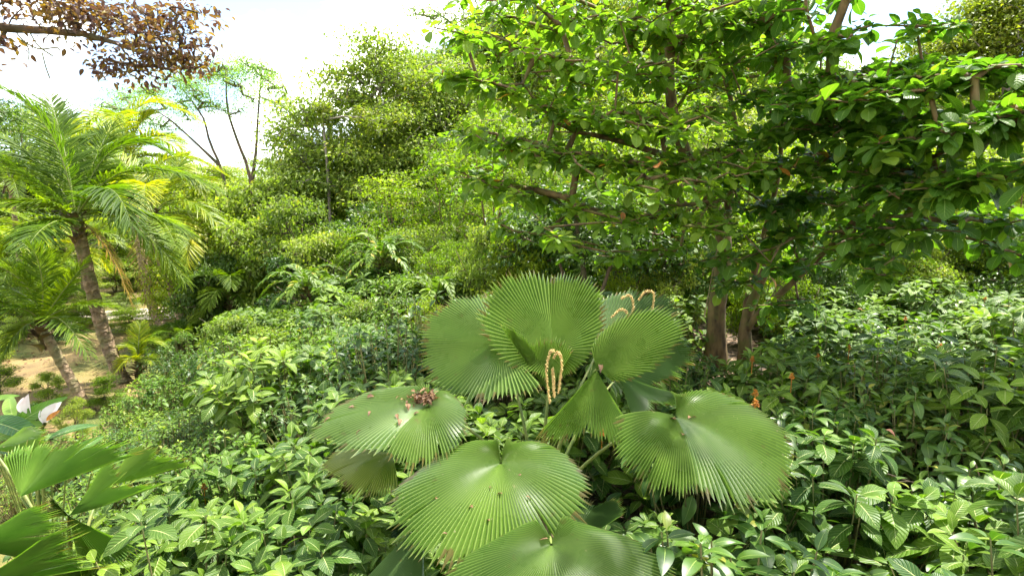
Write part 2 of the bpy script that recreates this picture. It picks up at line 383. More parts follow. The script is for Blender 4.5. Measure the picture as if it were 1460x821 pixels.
# ------------------------------------------------------------------ ground
def setting():
    g = np.sinh(np.linspace(-4.2,4.2,221)); xs = g/g[-1]*320
    yy = np.sinh(np.linspace(-2.2,4.4,221)); ys = 6+yy/yy[-1]*330
    X,Y = np.meshgrid(xs,ys,indexing='ij'); Z = hgt(X,Y)
    b = Buf(); V = np.stack([X,Y,Z],-1).reshape(-1,3); i = np.arange(len(V)).reshape(X.shape)
    b.add(V, np.stack([i[:-1,:-1],i[1:,:-1],i[1:,1:],i[:-1,1:]],-1), np.zeros_like(V))
    m,t,N,L = nt('garden_earth'); out = N.new('ShaderNodeOutputMaterial'); p = N.new('ShaderNodeBsdfPrincipled'); p.inputs['Roughness'].default_value=.95
    tc = N.new('ShaderNodeTexCoord')
    def noise(s,d=5):
        n = N.new('ShaderNodeTexNoise'); n.inputs['Scale'].default_value=s; n.inputs['Detail'].default_value=d; L.new(tc.outputs['Object'],n.inputs[0]); return n.outputs[0]
    r1 = ramp(N,[(.38,(.075,.10,.014)),(.47,(.15,.125,.03)),(.56,(.24,.165,.06)),(.68,(.13,.085,.035))]); L.new(noise(.55,8),r1.inputs[0])
    r2 = ramp(N,[(.4,(.035,.025,.014)),(.55,(.12,.075,.04)),(.68,(.34,.25,.16))]); L.new(noise(9,6),r2.inputs[0])
    sx = N.new('ShaderNodeSeparateXYZ'); L.new(tc.outputs['Object'],sx.inputs[0])
    k = mth(N,L,'ADD', sx.outputs[2], mth(N,L,'MULTIPLY',noise(1.2,4),.5))
    r3 = ramp(N,[(.5,(0,0,0)),(.8,(1,1,1))]); L.new(k,r3.inputs[0])
    fine = noise(60,3); rf = ramp(N,[(.3,(.75,.75,.75)),(.7,(1.1,1.1,1.1))]); L.new(fine,rf.inputs[0])
    col = mixc(N,L,1.0,mixc(N,L,r3.outputs[0],r1.outputs[0],r2.outputs[0]),rf.outputs[0],'MULTIPLY')
    bm = N.new('ShaderNodeBump'); bm.inputs['Strength'].default_value=.6; bm.inputs['Distance'].default_value=.04; L.new(fine,bm.inputs['Height'])
    L.new(col,p.inputs['Base Color']); L.new(bm.outputs[0],p.inputs['Normal']); L.new(p.outputs[0],out.inputs[0])
    tag(obj('ground', b.mesh('ground', m)), None, None, kind='structure')
    # pale sandy path beyond the palms
    b = Buf(); cen = smooth_path([(-34,17.0,0),(-22,17.6,0),(-15.5,19.4,0),(-11,21.5,0),(-7.5,22.5,0),(-4,25,0)],60)
    T = unit(np.gradient(cen,axis=0)); nn = np.stack([-T[:,1],T[:,0],0*T[:,0]],-1)
    cols=[]
    for w in (-1,-.5,0,.5,1):
        q = cen+nn*w*(1.25+.15*np.sin(np.arange(60)*.9))[:,None]; q[:,2]=hgt(q[:,0],q[:,1])+.03; cols.append(q)
    V = np.stack(cols,1); i = np.arange(300).reshape(60,5)
    b.add(V, np.stack([i[:-1,:-1],i[:-1,1:],i[1:,1:],i[1:,:-1]],-1)[...,::-1], np.zeros((300,3)))
    tag(obj('path', b.mesh('path', plain('sandy_path',(.34,.29,.21),(.46,.40,.31),3,.95))), None, None, kind='structure')
    # short grass on the lawn, loose litter under the shrubs
    b = Buf(); n = 16000; x = rng.uniform(-24,-4.5,n); y = 8+rng.random(n)**1.2*12; z = hgt(x,y)
    k = (z<.7)&(np.sin(x*1.1)+np.sin(y*1.7+x*.4)+rng.normal(0,.6,n)>.1); pos = np.stack([x,y,z],-1)[k]
    m_ = len(pos); a = rng.random(m_)*2*pi; d = np.stack([np.cos(a)*.6,np.sin(a)*.6,np.full(m_,.8)],-1)
    scatter(b,T_blade,pos,d,rng.uniform(.06,.16,m_))
    tag(obj('lawn_grass', b.mesh('lawn_grass', M['grass'])), 'thin patchy grass on the yellow brown lawn', 'grass', kind='stuff')
    b = Buf(); n = 5000; y = 1.6+rng.random(n)*13; x = rng.uniform(-.75,1.0,n)*(y+1); pos = np.stack([x,y,hgt(x,y)+.02],-1); pos = pos[(pos[:,2]>1.0)]; qx = rng.uniform(-16,-5,1600); qy = rng.uniform(7,18,1600); pos = np.concatenate([pos, np.stack([qx,qy,hgt(qx,qy)+.01],-1)]); n = len(pos)
    a = rng.random(n)*2*pi; d = np.stack([np.cos(a),np.sin(a),rng.normal(0,.2,n)],-1)
    scatter(b,T_frag,pos,d,rng.uniform(.04,.11,n),roll=rng.normal(0,.5,n))
    tag(obj('leaf_litter', b.mesh('leaf_litter', M['dry'])), 'dry brown leaves lying on the soil and the lawn', 'leaf litter', kind='stuff')
setting()

# ------------------------------------------------------------------ unique labels from neighbours in view
MARKS = {}
def mark(name, px, py): MARKS[name] = (px, py)
for a in [('the round upright fan leaf',785,450),('the fan leaf with the brown litter heap',560,590),('the big front fan leaf',700,715),
          ('the shiny fan leaf beside the shrubs',1000,625),('the cut off fan leaf at the bottom',800,790),('the two lobed fan leaf',880,520),
          ('the left upright fan leaf',655,495),('the dark rear fan leaf',940,450),('the yellowing fan leaf',505,668),
          ('the thick mossy trunk',1020,470),('the forked trunk',1075,430),('the slanting limb',1200,340),('the tall palm trunk',150,480),
          ('the tall palm crown',110,270),('the leaning palm trunk',95,540),('the golden palm crown',250,330),('the dry hanging frond',210,430),
          ('the sparse feathery tree',330,180),('the yellow flowering twigs',460,155),('the pale round tree',530,200),
          ('the jagged fan palm',110,720),('the white bracts',60,585),('the bright lime bush',400,460),('the straw tassels',790,540),
          ('the bronze branch',170,60),('the low dark hollow',1310,670),('the bare arching stems',1290,700),('the bottom right corner',1440,800),
          ('the orange flower spikes',1150,530),('the dark thin trunk',1440,360),('the pale thin trunk',1210,320),('the sunlit clearing',1240,420),
          ('the sandy path',250,465),('the right edge of the photo',1450,560),('the dark rounded bush',820,340),('the middle of the lower left bottom edge',380,800)]: mark(*a)
USED = set()
def near_label(desc, px, py):
    c = []
    for k,(mx,my) in MARKS.items():
        dx,dy = px-mx, py-my; d = math.hypot(dx,dy); ang = math.degrees(math.atan2(-dy,dx))%360
        w = ['right of','above and right of','above','above and left of','left of','below and left of','below','below and right of'][int(((ang+22.5)%360)//45)]
        if d < 18: w = 'at'
        c.append((d, ('just ' if 18 <= d < 70 else '')+w, k))
    c.sort()
    for d,w,k in c:
        for pre in ('','well '):
            lab = ' '.join(f'{desc} {pre if "just" not in w else ""}{w} {k}'.split())
            if len(lab.split()) > 16: continue
            if lab not in USED: USED.add(lab); return lab
    return desc

# ------------------------------------------------------------------ the fan palm
def fan(buf, H, U, V1, V2, th0, th1, nseg, arch=.18, back=.3, wave=.04, pleat=.75, nr=16, ragged=.03, notch=.13, bs=1.4, bw=1.4, petal=0, flip=False, split=()):
    H,U,V1,V2 = [np.asarray(q,float) for q in (H,U,V1,V2)]
    n = unit(np.cross(V1-V2, U)); 
    if flip: n = -n
    Lu = (np.linalg.norm(U)+np.linalg.norm(V1)+np.linalg.norm(V2))/3
    ph = rng.random()*6
    def surf(r, th, pl=0.):
        c, s_ = np.cos(th), np.sin(th); W = np.where(s_>0, 1., 0.)[...,None]*V1+np.where(s_>0,0.,1.)[...,None]*V2
        R = 1-back*sst((np.abs(th)-bs)/bw)
        if petal: R = np.maximum(np.cos(th),.02)**petal
        base = H+(r*R)[...,None]*(c[...,None]*U+np.abs(s_)[...,None]*W)
        z = arch*Lu*4*(r*(1-.55*r)-.35*r**2)*.55 + wave*Lu*r*r*np.sin(3*th+ph) + .6*wave*Lu*r*r*np.sin(7*th+2*ph)
        return base+(z+pl)[...,None]*n
    th = np.linspace(th0, th1, nseg*2+1); r = np.linspace(0.015,1,nr+1)
    seg = np.arange(nseg*2+1)//2; sr = rng.normal(0,ragged,nseg+1)
    rid = np.where(np.arange(nseg*2+1)%2==1, 1., -1.)
    Rr, Th = np.meshgrid(r, th, indexing='ij')
    wd = (th1-th0)/nseg
    ext = 1+sr[seg]-np.where(rid<0, notch, 0.)
    Rr = Rr*np.where(Rr>.7, 1+(ext[None]-1)*(np.maximum(Rr-.7,0)/.3)**1.6, 1.)
    for i in split: Rr[:,i*2] = Rr[:,i*2]*np.where(Rr[:,i*2]>.35, 1-.42*((Rr[:,i*2]-.35)/.65), 1)
    V = surf(Rr, Th, pl=rid[None]*pleat*wd*Rr*Lu*.5)
    tip = np.clip((Rr-.85)/.15,0,1)**2; V[...,2] -= tip*Lu*.02
    A = np.stack([np.broadcast_to(rid,Rr.shape), np.clip(Rr,0,1), np.broadcast_to(rng.random(nseg+1)[seg],Rr.shape)],-1)
    i = np.arange(V.shape[0]*V.shape[1]).reshape(V.shape[:2])
    buf.add(V, np.stack([i[:-1,:-1],i[:-1,1:],i[1:,1:],i[1:,:-1]],-1), A)
    return surf

def rel(h, p): return np.asarray(p)-np.asarray(h)
BASE = np.array([.18, 3.35, float(hgt(.18,3.35))])
palm = thing('fan_palm', 'large fan palm with huge round pleated leaves in the middle of the shrubs', 'palm', BASE)
b = Buf(); tube(b, smooth_path([BASE+[0,0,-.05], BASE+[.02,0,.3], BASE+[0,.03,.55]],8), np.linspace(.09,.06,8), 10)
obj('stem', b.mesh('stem', M['bark_palm'], BASE), palm)
CR = BASE+[0,.02,.5]
SURF = {}
def fanleaf(key, hub, tip, v1, v2, mat='fan', th=(-2.75,2.75), nseg=92, label=None, root=palm, base=None, crown=None, extra=None, **k):
    base = BASE if base is None else base; crown = CR if crown is None else crown
    H = P(*hub); b = Buf()
    SURF[key] = fan(b, H, rel(H,P(*tip)), rel(H,P(*v1)), rel(H,P(*v2)), th[0], th[1], nseg, **k)
    if extra:
        for e in extra:
            k['petal'] = 0; fan(b, H, rel(H,P(*e[0])), rel(H,P(*e[1])), rel(H,P(*e[2])), e[3], e[4], e[5], **k)
    o = obj('leaf', b.mesh('leaf', M[mat], base, smooth=False), root)
    if label: o['label'] = label
    pb = Buf(); q = H-unit(rel(H,P(*tip)))*.0
    mid = .5*(crown+q)+np.array([0,0,.12])
    tube(pb, smooth_path([crown, mid, q],12), np.linspace(.014,.007,12), 6)
    obj('petiole', pb.mesh('petiole', M['petiole'], base), o)
    return o
# v1 = side for positive angles, v2 = side for negative angles
fanleaf('top', (788,497,3.55), (784,391,3.85), (868,452,3.62), (679,458,3.55), th=(-2.95,2.95), back=.55, arch=-.06, label='round upright leaf at the top of the palm')
fanleaf('left', (716,492,3.62), (600,487,3.75), (700,416,4.0), (690,578,3.35), mat='fancool', th=(-2.3,2.0), nseg=80, back=.15, arch=.1)
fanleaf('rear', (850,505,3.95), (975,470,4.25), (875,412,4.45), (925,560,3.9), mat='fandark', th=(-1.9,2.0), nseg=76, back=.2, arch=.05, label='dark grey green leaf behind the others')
fanleaf('lobed', (850,526,3.35), (972,446,3.5), (896,594,3.2), (806,462,3.5), th=(-1.4,1.4), nseg=46, back=0, arch=.10, petal=.6,
        extra=[((838,612,3.05),(930,590,3.15),(760,585,3.12),-1.05,1.0,32)], label='leaf split into two lobes')
fanleaf('fold', (782,560,3.42), (758,488,3.52), (828,520,3.45), (712,488,3.45), mat='fan', th=(-1.0,1.25), nseg=40, back=0, arch=-.08, label='half open leaf below the round leaf')
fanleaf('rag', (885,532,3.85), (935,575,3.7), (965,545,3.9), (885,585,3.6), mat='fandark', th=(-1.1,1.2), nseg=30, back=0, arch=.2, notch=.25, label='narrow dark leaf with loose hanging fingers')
fanleaf('litter', (610,578,3.25), (548,655,2.85), (462,588,3.2), (668,628,2.98), mat='fancool', th=(-2.75,2.85), back=.6, arch=.18, label='leaf carrying a heap of dry brown litter', split=(28,66))
fanleaf('yellow', (560,648,3.12), (478,690,2.9), (500,628,3.25), (580,700,2.9), mat='fanyellow', th=(-1.45,1.15), nseg=46, back=0, arch=.22, notch=.2, split=(12,30), label='small yellowing leaf')
fanleaf('front', (714,660,2.85), (690,806,2.32), (560,700,2.72), (846,692,2.72), th=(-2.95,2.9), nseg=104, back=.72, arch=.18, label='broad leaf in front', split=(17,39,71,88))
fanleaf('bottom', (786,776,2.35), (800,905,2.0), (618,845,2.2), (975,822,2.2), mat='fancool', th=(-2.8,2.8), nseg=100, back=.6, arch=.16, split=(30,52,74))
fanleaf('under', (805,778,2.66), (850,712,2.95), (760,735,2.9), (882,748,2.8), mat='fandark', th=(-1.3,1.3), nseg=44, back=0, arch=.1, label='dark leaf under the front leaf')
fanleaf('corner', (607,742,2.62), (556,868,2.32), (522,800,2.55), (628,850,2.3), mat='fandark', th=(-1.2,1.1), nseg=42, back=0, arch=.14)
fanleaf('right', (963,594,2.98), (988,712,2.55), (872,622,2.83), (1128,648,2.9), th=(-3.3,1.8), nseg=100, back=.66, bs=2.0, bw=1.1, arch=.2, label='shiny leaf with a dry leaf on its center', split=(22,58,80))

def tassel(pts, r=.008):
    b = Buf(); sp = smooth_path(pts, 22); tube(b, sp, np.linspace(r*.5,r*.35,22), 5)
    n = 330; t = rng.random(n); i = (t*20.9).astype(int); f = (t*20.9-i)[:,None]; c = sp[i]*(1-f)+sp[i+1]*f
    d = unit(rng.normal(0,1,(n,3))); scatter(b, T_frag, c, d, r*1.5)
    return obj('flower_tassel', b.mesh('flower_tassel', M['tassel'], BASE), palm)
for pts in ([(784,575,3.25),(779,530,3.25),(784,503,3.25),(790,500,3.25)], [(790,565,3.22),(788,525,3.22)], [(796,560,3.22),(801,520,3.22),(796,502,3.25),(789,510,3.25)],
            [(868,488,3.6),(872,470,3.6),(882,462,3.6),(889,468,3.6)], [(872,452,3.7),(885,441,3.7),(895,448,3.7),(893,468,3.68)], [(886,425,3.75),(898,421,3.75),(903,436,3.75),(898,460,3.7)],
            [(910,428,3.9),(920,416,3.9),(932,418,3.9),(930,442,3.9)], [(874,480,3.58),(880,472,3.58),(882,490,3.58)]):
    tassel([P(*q) for q in pts])

# dry scraps lying on the leaves
def scrap(key, r, th, size, label, group='dry scraps on the fan leaves'):
    size *= .72
    p = SURF[key](np.array([r]), np.array([th]))[0]
    b = Buf(); a = rng.random()*6.28
    scatter(b, T_frag, np.array([p+[0,0,.012]]), np.array([[math.cos(a),math.sin(a),-.1]]), size, roll=np.array([rng.normal(0,.3)]))
    o = obj('dry_leaf', b.mesh('dry_leaf', M['dry'], p), None, p)
    return tag(o, label, 'dry leaf', group)
for r,th,s_ in ((.42,-.2,.045),(.35,.15,.03),(.55,.3,.05),(.68,.0,.04),(.5,-.7,.035),(.8,.5,.04),(.3,-1.0,.03),(.62,1.0,.045)):
    scrap('front', r, th, s_, 'small dry brown scrap lying on the big front fan leaf', 'dry scraps on the front leaf')
for r,th,s_ in ((.75,1.5,.10),(.62,1.75,.09),(.85,1.3,.06),(.5,1.1,.05),(.35,.5,.06),(.45,.2,.07),(.7,.55,.05),(.25,-.2,.06)):
    scrap('litter', r, th, s_, 'curled dry brown scrap lying on the fan leaf with the litter heap', 'dry scraps on the littered leaf')
scrap('right', .10, -1.2, .12, 'long curled brown leaf at the center of the shiny fan leaf', None)
scrap('right', .10, .3, .09, 'cupped brown leaf below the curled one on the shiny fan leaf', None)
scrap('right', .35, .1, .07, 'small brown leaf lower down on the shiny fan leaf', None)
scrap('bottom', .1, 2.5, .08, 'brown leaf at the hub of the lowest fan leaf', None)
scrap('lobed', .04, 0., .09, 'brown bract at the hub of the two lobed fan leaf', None)
b = Buf(); n = 150
rr = np.abs(rng.normal(0,.11,n))+.02; th = rng.normal(2.3,.8,n); pos = SURF['litter'](rr, th)+np.stack([rng.normal(0,.015,n),rng.normal(0,.02,n),.012+rng.random(n)*.035],-1)
a = rng.random(n)*6.28
scatter(b, T_frag, pos, np.stack([np.cos(a),np.sin(a),rng.normal(0,.3,n)],-1), rng.uniform(.02,.05,n), roll=rng.normal(0,.6,n))
tag(obj('dry_litter', b.mesh('dry_litter', M['dry'])), 'heap of dry brown flower litter caught on the fan leaf', 'leaf litter', kind='stuff')

# ------------------------------------------------------------------ jagged fan palm, lower left
JB = np.array([-2.75,3.2,float(hgt(-2.75,3.2))])
jp = thing('fan_palm', 'smaller fan palm with jagged split leaves in the lower left corner', 'palm', JB)
b = Buf(); tube(b, smooth_path([JB-[0,0,.05], JB+[.02,.0,.4], JB+[.0,0,.75]],8), np.linspace(.07,.045,8), 9); obj('stem', b.mesh('stem', M['bark_palm'], JB), jp)
JC = JB+[0,0,.7]
def jl(key, hub, tip, v1, v2, mat, th, nseg, **k): return fanleaf(key, hub, tip, v1, v2, mat, th, int(nseg*1.5), root=jp, base=JB, crown=JC, back=.1, pleat=1.3, ragged=.06, **k)
jl('j1', (28,708,3.1), (92,632,3.35), (-40,668,3.2), (190,668,3.2), 'fanlight', (-1.15,1.1), 26, arch=.04, notch=.26, split=(9,15,22,30))
jl('j2', (98,735,3.15), (150,815,2.95), (190,738,3.2), (92,800,2.9), 'fanlight', (-1.1,1.0), 18, arch=.14, notch=.34, split=(6,13,19))
jl('j3', (98,735,3.15), (165,688,3.35), (128,668,3.45), (210,716,3.25), 'fanlight', (-.9,1.1), 14, arch=.1, notch=.24, split=(5,11))
jl('j4', (98,735,3.15), (68,722,3.2), (84,708,3.25), (70,748,3.1), 'fan', (-1.1,1.1), 8, arch=.1, notch=.25)
jl('j5', (-60,778,2.85), (84,760,2.85), (0,715,3.1), (50,830,2.7), 'fanlight', (-.95,1.05), 26, arch=.08, notch=.3, split=(8,20,29))
jl('j6', (-50,840,2.6), (88,786,2.65), (30,762,2.75), (80,850,2.5), 'fanlight', (-.8,.9), 18, arch=.06, notch=.3, split=(7,16))
jl('j7', (150,692,3.7), (225,650,3.9), (160,640,3.95), (262,680,3.7), 'fan', (-.9,1.1), 18, arch=.1, notch=.28, split=(8,17))
jl('j8', (40,770,3.3), (110,850,3.0), (120,775,3.1), (20,850,3.0), 'fan', (-1.1,1.1), 18, arch=.12, notch=.3, split=(5,15))
jl('j9', (-10,640,3.5), (60,625,3.6), (20,600,3.8), (50,660,3.4), 'fan', (-1.1,1.1), 16, arch=.08, notch=.3, split=(6,))
# ------------------------------------------------------------------ lance leaved plant with white bracts, lower left
LB = P(40,690,4.3); LB[2] = hgt(LB[0],LB[1])
lp = thing('lance_leaf_plant', 'tall lance leaved plant with pale white bracts at the lawn edge', 'plant', LB)
def lance(root, base, p0, p1, w, mat='banana', roll=0.):
    b = Buf(); p0 = P(*p0); p1 = P(*p1); L = np.linalg.norm(p1-p0)
    scatter(b, leaf_t(w,10,2,.35,.16,.85,.65), np.array([p0]), np.array([p1-p0]), L, up=np.array([[.1,-.6,.8]]), roll=np.array([roll]))
    o = obj('leaf', b.mesh('leaf', M[mat], base), root)
    pb = Buf(); tube(pb, smooth_path([base, .5*(base+p0)+np.array([0,.05,.1]), p0],8), np.linspace(.010,.005,8),6)
    obj('petiole', pb.mesh('petiole', M['petiole'], base), o)
for p0,p1,w,rl in (((8,614,4.2),(88,566,4.3),.24,-.5),((-15,628,4.1),(60,600,4.2),.3,-.3),((-20,600,4.2),(60,622,4.0),.28,.3),((40,640,4.2),(105,608,4.5),.25,.2),
                   ((0,640,4.1),(45,645,4.0),.4,.3),((95,650,4.2),(148,620,4.4),.26,-.5),((130,675,4.1),(205,640,4.3),.24,.4),((-30,580,4.3),(25,560,4.4),.3,.2),
                   ((70,625,4.3),(140,600,4.6),.25,.1),((30,660,4.0),(95,665,3.9),.3,.2),((20,600,4.4),(10,560,4.6),.3,0)): lance(lp, LB, p0, p1, w, 'banana', rl)
for (p0,p1,w) in (((35,590,4.25),(30,566,4.3),.42),((44,590,4.25),(37,563,4.25),.5),((64,602,4.2),(84,573,4.25),.55),((62,604,4.22),(74,570,4.35),.4)):
    b = Buf(); a0 = P(*p0); a1 = P(*p1); scatter(b, leaf_t(w,8,2,.8,.2,.9,.7), np.array([a0]), np.array([a1-a0]), np.linalg.norm(a1-a0)*1.0, up=np.array([[0,-1,.2]]))
    obj('bract', b.mesh('bract', M['white'], LB), lp)
b = Buf(); a0 = P(66,600,4.16); scatter(b, leaf_t(.3,5,1,.5,.2), np.array([a0]), np.array([P(82,586,4.18)-a0]), .12, up=np.array([[0,-1,.2]])); obj('flower', b.mesh('flower', M['orange'], LB), lp)
b = Buf(); tube(b, smooth_path([LB, P(50,640,4.25), P(48,592,4.25)],8), .013, 6); tube(b, smooth_path([LB, P(60,640,4.25), P(64,604,4.2)],8), .013, 6); obj('stem', b.mesh('stem', M['petiole'], LB), lp)

# ------------------------------------------------------------------ feather palms
def frond(buf, rb, p0, p1, p2, n=40, ll=.45, vee=.35, ang=(1.1,.45), hang=.28, thick=.018, start=.12, up=None, tm=None):
    t = np.linspace(0,1,n*2)[:,None]
    p0,p1,p2 = [np.asarray(q,float) for q in (p0,p1,p2)]; c = 2*p1-.5*(p0+p2)
    pts = (1-t)**2*p0+2*t*(1-t)*c+t*t*p2
    tube(rb, pts[::4], np.linspace(thick,thick*.25,len(pts[::4])), 5)
    T = unit(np.gradient(pts,axis=0)); upv = np.array([0,0,1.]) if up is None else np.asarray(up,float)
    side = unit(np.cross(T, upv)+1e-6); nrm = np.cross(side, T)
    k = np.arange(int(n*2*start), n*2); tt = k/(n*2-1)
    for sg in (-1,1):
        a = ang[0]+(ang[1]-ang[0])*tt+rng.normal(0,.10,len(k))
        d = side[k]*sg*np.sin(a)[:,None]+T[k]*np.cos(a)[:,None]+nrm[k]*(vee+rng.normal(0,.08,len(k)))[:,None]
        d[:,2] -= hang*(.6+.6*rng.random(len(k)))
        L = ll*np.maximum(np.sin(pi*(.12+.80*(tt-start)/(1-start))),.12)**.6*rng.uniform(.88,1.08,len(k))
        scatter(buf, tm or T_leaflet, pts[k], d, L, up=nrm[k], rnd=np.clip(.3+.4*rng.random()+rng.normal(0,.2,len(k)),0,1))
def feather_palm(label, trunk, r0, r1, crown, fronds, mat, base, ll=.45, extra=0, elev=(-.5,1.2), flen=2.4, dry=(), name='feather_palm', cat='palm', group='feather palms by the lawn', **k):
    root = thing(name, label, cat, base, group)
    b = Buf(); sp = smooth_path(trunk, 26); rr = np.linspace(r0,r1,26); rr[0]*=1.3; tube(b, sp, rr*(1+.06*np.sin(np.arange(26)*2.4)), 12)
    tk = obj('trunk', b.mesh('trunk', M['bark_palm'], base), root)
    b = Buf(); C = np.asarray(crown); n = 26; a = rng.random(n)*6.28; pos = C-np.stack([0*a,0*a,rng.random(n)*.55],-1)+np.stack([np.cos(a),np.sin(a),0*a],-1)*r1*.8
    scatter(b, T_frag, pos, np.stack([np.cos(a)*.5,np.sin(a)*.5,1+0*a],-1), rng.uniform(.2,.38,n)); obj('leaf_base', b.mesh('leaf_base', M['bark_brown'], base), tk)
    fr = [(p1,p2,mat) for p1,p2 in fronds]+[(p1,p2,'palmdry') for p1,p2 in dry]
    for i in range(extra):
        az = i*2.4+.4; el = elev[1]+(elev[0]-elev[1])*i/max(1,extra-1); L = flen*rng.uniform(.85,1.1)
        h = np.array([math.cos(az),math.sin(az),0]); p2 = C+h*L*math.cos(el*.55)*.95+np.array([0,0,L*(math.sin(el)*.75-.25)])
        p1 = C+h*L*.5*math.cos(el)+np.array([0,0,L*(.5*math.sin(el)+.14)]); fr.append((p1,p2,mat))
    for p1,p2,mt in fr:
        lb,rb = Buf(),Buf(); frond(lb, rb, C, p1, p2, ll=ll*(.7 if mt=='palmdry' else 1), **({**k,'n':24} if mt=='palmdry' else k))
        f = obj('frond', lb.mesh('frond', M[mt], base), root); obj('rachis', rb.mesh('rachis', M['petiole' if mt!='palmdry' else 'vine'], base), f)
    return root
def gz(p): p = np.array(p,float); p[2] = hgt(p[0],p[1]); return p
b1 = gz(P(176,552,12.4)); c1 = P(108,312,12.2)
feather_palm('tall feather palm with a ringed trunk and dark green crown', [b1, P(150,480,12.4), P(128,400,12.3), c1], .15, .12, c1,
    [(P(74,195,12.0),P(4,128,11.6)), (P(92,215,12.6),P(70,140,13.2)), (P(60,235,12.4),P(-10,190,12.6)), (P(160,215,12.6),P(235,215,13.0)), (P(60,290,11.6),P(-10,300,11.0)), (P(55,262,11.9),P(-30,215,11.4)), (P(190,242,12.2),P(312,272,12.2)), (P(150,268,11.2),P(188,322,10.4)),
     (P(50,322,11.8),P(-20,368,11.5)), (P(180,300,12.6),P(270,330,13)), (P(130,240,13.0),P(160,180,13.9)), (P(95,260,12.8),P(60,200,14)), (P(70,320,11.2),P(40,352,10.2)),
     (P(190,322,12.0),P(262,400,11.8)), (P(100,270,13.6),P(96,250,15))], 'palm', b1, ll=.74, vee=.25, dry=[(P(150,352,12.6),P(186,430,12.9))])
b2 = gz(P(130,596,10.4)); c2 = P(58,462,10.4)
feather_palm('smaller feather palm leaning over on a thin trunk', [b2, P(105,548,10.4), P(78,500,10.4), c2], .095, .08, c2,
    [(P(30,400,10.1),P(-40,370,9.8)), (P(60,400,10.2),P(45,352,10)), (P(90,415,10.3),P(125,372,10.4)), (P(100,438,10.0),P(160,438,9.8)), (P(25,440,10),P(-30,470,9.6)),
     (P(85,455,9.8),P(125,505,9.3)), (P(40,425,10.8),P(0,410,11.8)), (P(75,425,11),P(100,410,12)), (P(30,470,10),P(0,520,9.7))], 'palm', b2, ll=.42)
b3 = gz(P(270,488,16.2)); c3 = P(218,305,16.5)
feather_palm('golden feather palm on a slim grey trunk behind the tall palm', [b3, P(250,425,16.3), P(228,365,16.4), c3], .15, .11, c3,
    [(P(275,290,16.4),P(345,372,16)), (P(262,325,15.9),P(262,385,15.2)), (P(250,262,17),P(308,258,17.2)), (P(190,250,16.6),P(150,215,16.8)), (P(240,260,17.5),P(265,220,18.5)),
     (P(285,310,16.8),P(330,340,17.2)),(P(270,335,16.1),P(305,400,15.9)),(P(235,320,15),P(250,350,13.8))], 'palmgold', b3, ll=.7, extra=5, flen=2.8, dry=[(P(200,350,15.6),P(215,450,15.2))])
b4 = gz(P(236,482,18.3)); c4 = P(182,232,19.5)
feather_palm('golden feather palm with its crown above the others', [b4, P(215,430,18.7), P(196,330,19.2), c4], .16, .12, c4,
    [(P(215,195,19.5),P(262,205,19.2)), (P(160,190,19.5),P(120,205,19.2)), (P(195,185,19.6),P(215,165,19.8)), (P(230,225,19.3),P(290,265,19)), (P(140,230,19.4),P(90,275,19))], 'palmgold', b4, ll=.75, extra=7, flen=3.0)
b5 = gz(P(196,560,11.2)); b5 = gz(P(202,552,12.6)); c5 = P(198,520,12.6)
feather_palm('young feather palm sprouting yellow green beside the tall palm trunk', [b5, .5*(b5+c5), c5], .05, .04, c5,
    [(P(190,495,12.6),P(168,500,12.6)), (P(205,490,12.7),P(232,492,12.8)), (P(198,485,12.7),P(200,462,12.9)), (P(185,510,12.3),P(165,530,12)), (P(210,510,12.3),P(230,535,12))], 'palmgold', b5, ll=.3)
for q,(bx,by,Y,lab,mt) in enumerate([(40,520,18,'low palm with light green fronds beyond the lawn','palm'),(-40,440,16,'palm at the far edge of the lawn, trunk out of sight','palmgold'),
                    (120,430,22,'palm with pale fronds behind the tall palm trunk','palmgold'),(330,492,15.5,'stubby brown green palm beside the lime bush','palm'),(20,330,24,'tall palm with faded fronds behind the tall palm crown','palm')]):
    bb = gz(P(bx,by,Y)); hh = max(1.0, P(bx,by-70,Y)[2]-bb[2]); cc = bb+np.array([.1,0,hh])
    feather_palm(lab, [bb, .5*(bb+cc)+[.05,0,0], cc], .12, .09, cc, [], mt, bb, ll=.5, extra=13, flen=2.1 if q!=3 else 1.3)
# pale cycad like fronds at the path edge
for (x,y,Y,lab) in ((265,490,14.5,'low rosette of grey blue fronds by the golden palm trunk'),(300,482,15.0,'low grey blue frond tuft right of the golden palm trunk')):
    bb = gz(P(x,y,Y)); feather_palm(lab, [bb, bb+[0,0,.15], bb+[0,0,.3]], .1, .08, bb+np.array([0,0,.3]), [], 'palm', bb, ll=.3, extra=8, flen=.9, name='cycad', cat='cycad', group='grey blue frond tufts', elev=(.2,1.2))

